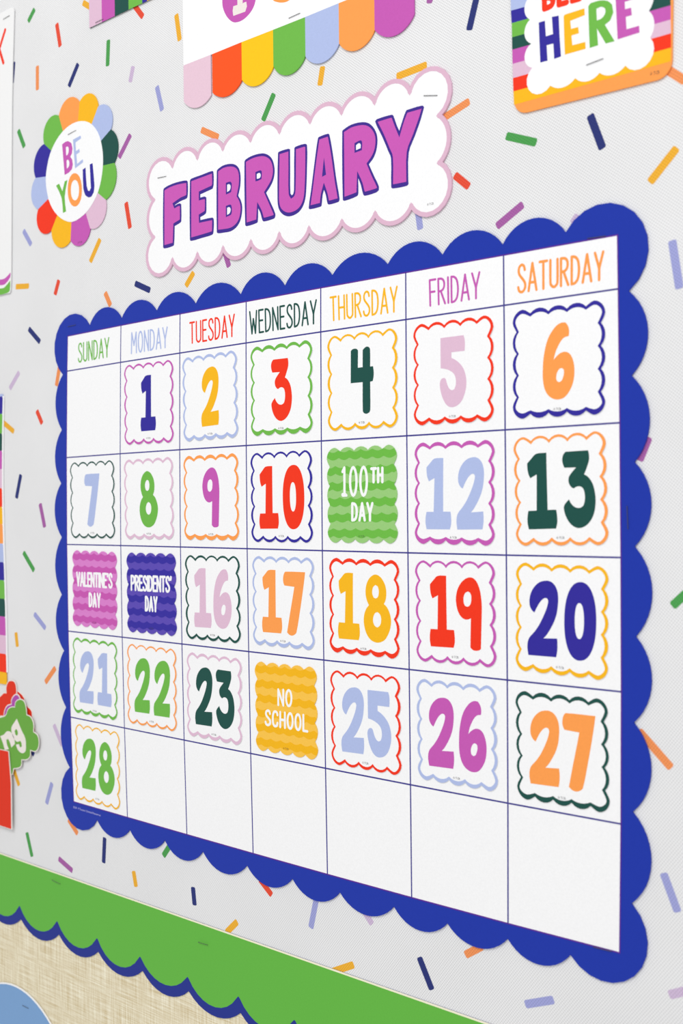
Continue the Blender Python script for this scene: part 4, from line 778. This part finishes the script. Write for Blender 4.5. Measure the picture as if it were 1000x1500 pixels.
# striped strip at the top left
VO = centre([p for l in VALANCE for p in l]); VT = 1900
xs_ = [l[1] for l in VALANCE]
s = Shape(VO); s.prism([xs_[0], xs_[-1], (xs_[-1][0] + 30, xs_[-1][1]), (xs_[-1][0] + 30, VT), (xs_[0][0], VT)], [], 2.2, 2.9)
val = s.build('striped_panel', paper('dark_green'), tags=('panel of vertical coloured stripes cut off by the top edge, left of the awning sign', 'decoration'))
vc = ['pink', 'magenta', 'dark_green', 'green', 'navy', 'yellow', 'red']
px_ = [p[0] for p in xs_] + [xs_[-1][0] + 15, xs_[-1][0] + 30]
for i, col in enumerate(vc):
    zb = xs_[0][1] + .05
    s = Shape(VO); s.prism([(px_[i], zb), (px_[i + 1], zb), (px_[i + 1], VT), (px_[i], VT)], [], 2.9, 2.95, back_face=False)
    s.build('stripe', paper(col), val, tags=('%s stripe' % WORDS[col],))

# ------------------------------------------------------------------ left edge: poster, striped strip, clouds, red sheet
POSTER = [(-330, 1839.4)] + POSTER[2:-1] + [(-330, 1593.4)]
def wave_left(pts, lift):       # the wave runs on to the poster's far edge
    up = [p for p in pts[1:5]]; lo = [p for p in pts[5:-1]]
    xs = [-100 - 10 * k for k in range(1, 23)]
    wv = lambda x: 3.2 * math.cos((x + 84) / 14.5)
    return [(x, up[0][1] - 1.2 + lift - wv(x) * .6 - 2) for x in reversed(xs)] + up + lo + [(x, lo[-1][1] - wv(x) * .6 - 1.5) for x in xs]
PO = centre(POSTER)
s = Shape(PO); s.prism(smooth(POSTER, 2, 30), [], 2.4, 3.2)
poster = s.build('poster', paper('poster'), tags=('white poster with red lettering and a purple and green wave along its foot, left edge', 'poster'))
for pts, col, d in ((POSTER_P, 'magenta', .05), (POSTER_G, 'green', .06)):
    s = Shape(PO); s.prism(smooth(wave_left(pts, 1.5) if col == 'magenta' else [(-329, POSTER_G[1][1] - 1)] + POSTER_G[1:-1] + [(-329, 1594)], 2, 60), [], 3.2, 3.2 + d, back_face=False)
    s.build('wave_band', paper(col), poster, tags=('%s wave' % WORDS[col],))
s = Shape(PO)
for q in POSTER_K:
    s.line(q[:2], 3.2, 3.26); s.line(q[1:], 3.2, 3.261)
s.line([(q[1][0] - 4, q[0][1] + 1), (q[1][0] - 4, q[2][1] - 1)], 3.2, 3.262)
s.build('lettering', paper('red'), poster, tags=('red letter K',))

SO = centre(STRIPBAND)
s = Shape(SO); s.prism([(p[0] + 1.0, p[1]) for p in STRIPBAND] + [(-150, STRIPBAND[-1][1]), (-150, STRIPBAND[0][1])], [], 2.2, 3.0)
band = s.build('rainbow_strip', paper('white'), tags=('upright strip of stacked rainbow blocks at the left edge, below the poster', 'decoration'))
sc = ['periwinkle', 'navy', 'green', 'dark_green', 'magenta', 'pink', 'red', 'yellow', 'orange', 'periwinkle', 'navy', 'green', 'dark_green', 'magenta', 'pink', 'red', 'yellow']
def edge_x(z):
    for a, b in zip(STRIPBAND, STRIPBAND[1:]):
        if b[1] <= z <= a[1]: return a[0] + (z - a[1]) / (b[1] - a[1]) * (b[0] - a[0])
    return STRIPBAND[0][0] if z > STRIPBAND[0][1] else STRIPBAND[-1][0]
for i, col in enumerate(sc):
    za, zb = STRIPY[i], STRIPY[i + 1]
    s = Shape(SO); s.prism([(-148, za), (edge_x(za) - 1.5, za), (edge_x(za) - .6, za - 1.5), (edge_x(zb) - .6, zb + 1), (edge_x(zb) - .6, zb), (-148, zb)], [], 2.4, 3.05)
    s.build('colour_block', paper(col), band, tags=('%s block' % WORDS[col],))

def cutout(name, pts, back, front, col, lab, cat='cutout', edge=1.0):
    o = centre(pts); sm = smooth(pts, 3, 55)
    s = Shape(o); s.prism(sm, [], back, front)
    r_ = s.build(name, paper('letter_cream'), tags=(lab, cat))
    c = o
    s = Shape(o); s.prism(smooth(inset(pts, edge * .9, edge), 3, 55), [], front, front + .05, back_face=False)
    s.build('printed_face', paper(col), r_)
    return r_, o
cutout('cloud_cutout', RED2, 1.9, 2.2, 'cloud_red', 'red scalloped cutout mostly hidden behind the green one, hindmost of the stack')
cutout('cloud_cutout', RED1, 2.4, 2.9, 'cloud_red', 'bright red scalloped cutout sticking up above the purple and green ones')
cutout('cloud_cutout', PURP, 3.1, 3.5, 'cloud_purple', 'purple scalloped cutout between the red and the green one')
g_, go = cutout('cloud_cutout', GRN, 3.7, 4.1, 'cloud_green', 'green scalloped cutout with cream letters ending in ng, front of the stack', edge=.8)
for (pts, holes), ch in zip(NG, 'ng'):
    s = Shape(go); s.prism(smooth(pts, 3, 60), [smooth(h_, 3) for h_ in holes], 4.15, 4.22, back_face=False)
    s.build('letter', paper('letter_cream'), g_, tags=('cream letter %s' % ch,))
REDBOX = [(-170, REDBOX[0][1])] + REDBOX[1:-1] + [(-170, REDBOX[-2][1])]
o = centre(REDBOX)
s = Shape(o); s.prism(REDBOX, [], 4.6, 5.3)
r_ = s.build('red_sheet', paper('letter_cream'), tags=('tall red sheet at the left edge, over the green cutout', 'sheet'))
s = Shape(o); s.prism(inset(REDBOX, .9, .5), [], 5.3, 5.35, back_face=False)
s.build('printed_face', paper('cloud_red'), r_)

# ------------------------------------------------------------------ staples
SL = {'valance_l': 'in the striped panel at the top left', 'poster': 'in the top of the white poster at the left edge', 'banner': 'in the white awning sign above the green flap',
      'flower': 'in the top of the BE YOU flower', 'feb_l': 'in the left end of the FEBRUARY sign', 'feb_r': 'in the right end of the FEBRUARY sign', 'here': 'under the word HERE on the striped card',
      'cal_tl': "in the calendar frame's top left corner", 'cal_tr': "in the calendar frame's top right corner", 'cal_r': "upright in the calendar frame's right side", 'cal_br': "in the calendar frame's bottom right corner",
      'strip_l': 'in the left part of the green border strip', 'strip_r': 'in the green border strip below the calendar', 'circle': 'in the light blue round cutout'}
steel = metal_material()
for key, p, q, d in STAPLES:
    c = ((p[0] + q[0]) / 2, (p[1] + q[1]) / 2); L = math.hypot(q[0] - p[0], q[1] - p[1]) / 2; a = math.atan2(q[1] - p[1], q[0] - p[0])
    prof = [(-L, -.5), (-L, .25), (-L + .35, .5), (L - .35, .5), (L, .25), (L, -.5)]   # along, off the surface
    d += .12
    hw = .19; s = Shape(c); rows = []
    for along, off in prof:
        row = []
        for k in range(6):
            t = math.pi * 2 * k / 6
            # round wire section, turned with the profile
            side = hw * math.cos(t); out_ = hw * math.sin(t)
            if abs(off) > .3 and abs(abs(along) - L) < .01: x_, y_ = along - math.copysign(out_, along) * 1, off
            else: x_, y_ = along, off - hw + out_ * 1
            row.append(s.pt((c[0] + x_ * math.cos(a) - side * math.sin(a), c[1] + x_ * math.sin(a) + side * math.cos(a)), d + y_))
        rows.append(row)
    for i in range(len(rows) - 1):
        for k in range(6):
            s.f.append((rows[i][k], rows[i][(k + 1) % 6], rows[i + 1][(k + 1) % 6], rows[i + 1][k]))
    s.build('staple', steel, tags=('small steel staple ' + SL[key], 'staple', 'staples holding up the paper'))
